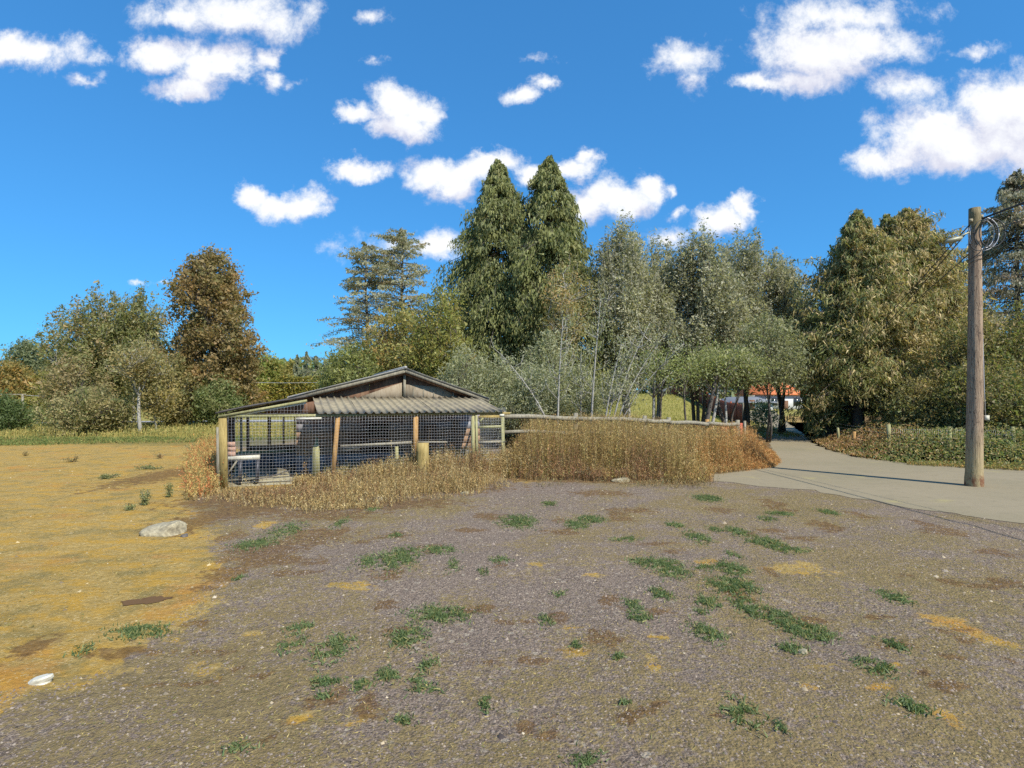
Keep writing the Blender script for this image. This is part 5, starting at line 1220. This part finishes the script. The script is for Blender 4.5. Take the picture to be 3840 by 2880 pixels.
V, Fq, Cq = diamonds(np.stack([q[:, 0], q[:, 1], ground_h(q[:, 0], q[:, 1])+.01], -1), axs, L, .010, rs, pal(rs, [(.2, .17, .08), (.12, .12, .05), (.3, .25, .12)], [3, 2, 1], n, .25))
tag(build('dead_grass_litter', V, [Fq], M['dry'], col=Cq), None, kind='stuff')

# ---- gravel stones: small faceted lumps
m, t, b = new_mat('gravel_stones'); a_ = t.new('ShaderNodeAttribute', attribute_name='tint'); t.put(b.inputs['Base Color'], a_.outputs['Color']); b.inputs['Roughness'].default_value = .9; M['gstone'] = m
def stones(name, q, size, cols, wts, seed):
    rs = np.random.RandomState(seed); n = len(q); s = size*rs.lognormal(0, .4, n)
    base = np.array([[1, 0, 0], [0, 1, 0], [-1, 0, 0], [0, -1, 0], [.3, .2, .75]])
    Vb = base[None]*rs.uniform(.6, 1.25, (n, 5, 3)); an = rs.uniform(0, 6.28, n); ca, sa = np.cos(an)[:, None], np.sin(an)[:, None]
    X_ = Vb[:, :, 0]*ca-Vb[:, :, 1]*sa; Y_ = Vb[:, :, 0]*sa+Vb[:, :, 1]*ca
    z0 = ground_h(q[:, 0], q[:, 1])
    V = np.stack([q[:, 0, None]+X_*s[:, None], q[:, 1, None]+Y_*s[:, None], z0[:, None]+Vb[:, :, 2]*s[:, None]-.15*s[:, None]], -1).reshape(-1, 3)
    fb = np.array([[0, 1, 4], [1, 2, 4], [2, 3, 4], [3, 0, 4]]); Fq = (np.arange(n)[:, None, None]*5+fb[None]).reshape(-1, 3)
    C = np.repeat(pal(rs, cols, wts, n, .3, np.array([.95, .88, .78])), 5, axis=0); o = build(name, V, [Fq], M['gstone'], col=C); return tag(o, None, kind='stuff')
GC = [(.15, .125, .115), (.2, .17, .155), (.25, .215, .19), (.31, .275, .235), (.09, .075, .07)]
q = scatter(GRV, 165000, rs); pr = np.clip((6.5/np.maximum(q[:, 1], 2.6))**1.6, 0, 1)*(1-.7*sstep(wav(q[:, 0], q[:, 1], 1.1), .2, .7))
q = q[(rs.uniform(size=len(q)) < pr) & (q[:, 1] > 2.8) & (np.abs(q[:, 0]) < q[:, 1]*.98+.5)]
stones('gravel', q, .0075, GC, [3, 3, 2, .8, 2], 302)
q = scatter(GRV, 700, rs); q = q[(q[:, 1] < 14)]
stones('loose_stones', q, .015, [(.36, .31, .22), (.42, .38, .30), (.27, .23, .17)], [3, 1, 2], 303)
q = scatter(DIRT, 1100, rs); q = q[(q[:, 1] < 20)]
stones('loose_stones', q, .02, [(.42, .35, .2), (.5, .44, .3), (.3, .26, .16), (.2, .16, .1)], [3, 1, 2, 1], 304)

ed = np.array(jag([G(*p) for p in near_e[1:7]], .02, .0)); ed = np.repeat(ed, 3, axis=0)+rs.normal(0, .16, (len(ed)*3, 2))
stones('spilled_gravel', ed, .008, GC, [3, 3, 2, .8, 2], 305)
q = scatter(RING[:400], 6000, rs); q = q[(q[:, 1] < 30) & (q[:, 0] < 20)]
stones('spilled_gravel', q, .006, [(.3, .26, .2), (.2, .17, .13)], [1, 1], 306)
# ---- single stones and weeds one can point at
def rock(px, py, w_, d_, h_, label, seed, mat, cat="rock", name='rock', rot=0):
    x, y = G(px, py); rs = np.random.RandomState(seed); bm = bmesh.new(); bmesh.ops.create_icosphere(bm, subdivisions=3, radius=1)
    ks = rs.normal(size=(6, 3))*2.2; ph = rs.uniform(0, 6.28, 6)
    for v in bm.verts:
        c = np.array(v.co); k = 1+.07*sum(math.sin(c@ks[i]+ph[i]) for i in range(6))+.02*math.sin(c@ks[0]*5)
        c = c*k; c = np.clip(c, [-1.1, -1.0, -.6], [1.1, 1.0, .72]); v.co = (c[0]*w_/2, c[1]*d_/2, c[2]*h_*(1+.45*c[0]))
    bm.transform(Matrix.Rotation(rot, 4, 'Z')); me = bpy.data.meshes.new(name); bm.to_mesh(me); bm.free(); me.materials.append(mat)
    o = bpy.data.objects.new(name, me); COL.objects.link(o); o.location = (x, y, float(ground_h(x, y))+h_*.15); return tag(o, label, cat)
rock(612, 2000, .60, .60, .17, "flat pale speckled rock lying on the tan dirt", 1, M['stone'], rot=.5)
rock(150, 2560, .16, .11, .05, "small white stone chunk at the dirt's gravelly edge", 2, M['white'])
rock(690, 2010, .12, .1, .05, "dark grey lump against the flat pale rock's side", 6, M['darkroof'])
rock(3012, 2448, .07, .06, .03, "pale round stone among the green tufts, lone on the gravel", 3, M['stone'])
rock(1415, 1876, .22, .14, .10, "pale stone half hidden in the dry weeds before the mesh", 4, M['stone'])
rock(1740, 1852, .2, .12, .05, "yellowish flat stone where the weeds end by the gate", 5, M['stone'])
rock(2330, 1806, .5, .3, .12, "pale lump of rubble at the foot of the tall dry grass", 7, M['stone'])
# shallow dark puddle stain
x, y = G(547, 2257); an = np.linspace(0, 2*np.pi, 65)[:-1]; _j = np.random.RandomState(12).uniform(.84, 1.08, 64)
Vp = [(x+.225*math.cos(q)*(1+.12*math.sin(3*q)+.06*math.sin(7*q))*k, y+(.13*math.sin(q)+.06*math.cos(q))*(1+.14*math.sin(5*q))*k, 0) for q, k in zip(an, _j)]; Vp = np.array(Vp); Vp[:, 2] = ground_h(Vp[:, 0], Vp[:, 1])+.006
mp, t, b = new_mat('wet_mud'); b.inputs['Base Color'].default_value = (.11, .055, .014, 1); b.inputs['Roughness'].default_value = .85
o = build('puddle', Vp, [np.arange(64)[None]], mp, loc=(x, y, float(ground_h(x, y)))); tag(o, "small dark brown mud puddle on the ochre dirt", "puddle")
def weed(px, py, h_, n, spread, label, seed, cols=((.13, .15, .08), (.19, .2, .12), (.1, .12, .06)), name='weed', headL=.05):
    x, y = G(px, py); rs = np.random.RandomState(seed); gz = float(ground_h(x, y)); root = empty(name, (x, y, gz), label, "weed")
    a = Acc(); Cc = []; Cn = []
    for k in range(n):
        az = rs.uniform(0, 6.28); hh = h_*rs.uniform(.5, 1); sp_ = spread*rs.uniform(.1, 1); P = np.array([(x, y, gz), (x+math.cos(az)*sp_*.4, y+math.sin(az)*sp_*.4, gz+hh*.5), (x+math.cos(az)*sp_, y+math.sin(az)*sp_, gz+hh)])
        add_tube(a, P, [.007, .005, .002], 4); s = rs.uniform(.1, 1, 34); c = np.stack([np.interp(s, [0, .5, 1], P[:, q]) for q in range(3)], -1)+rs.normal(0, .03, (34, 3)); Cc.append(c)
    Cc = np.concatenate(Cc); V, Fq, C = diamonds(Cc, rs.normal(size=Cc.shape), headL*rs.uniform(.6, 1.4, len(Cc)), headL*.45, rs, pal(rs, cols, [1]*len(cols), len(Cc), .25))
    a.build('stem', M['dry'] if False else M['bark'], root); build('foliage', V, [Fq], M['leaf'], root, col=C)
weed(545, 1895, .36, 9, .16, "bushy grey green weed, largest standing on the tan dirt", 401)
weed(635, 1865, .34, 6, .1, "upright thin weed next to the shed's dry weeds", 402)
weed(485, 1915, .12, 5, .12, "small low weed beside the largest one", 403)
weed(270, 1733, .22, 7, .3, "brown twiggy weed out on the tan dirt", 404, ((.2, .15, .09), (.16, .15, .08)))
weed(400, 1795, .12, 14, .45, "flat spreading olive weed in the middle of the dirt lot", 405)
weed(95, 1710, .2, 5, .2, "faint dry weed nearest the green verge", 406, ((.24, .17, .1), (.2, .18, .1)))
weed(600, 1720, .25, 8, .25, "pinkish dry weed near the run's corner", 407, ((.26, .18, .12), (.2, .19, .11)))
weed(560, 1760, .1, 14, .5, "long low dark weed patch before the corner post", 408)
weed(720, 1700, .5, 9, .3, "tall grey green weed just outside the corner post", 409, ((.17, .19, .12), (.24, .2, .12)))
weed(1148, 1795, .85, 5, .1, "tall dried dock weed with brown seed head inside the run", 410, ((.26, .18, .1), (.2, .13, .08)), headL=.06)
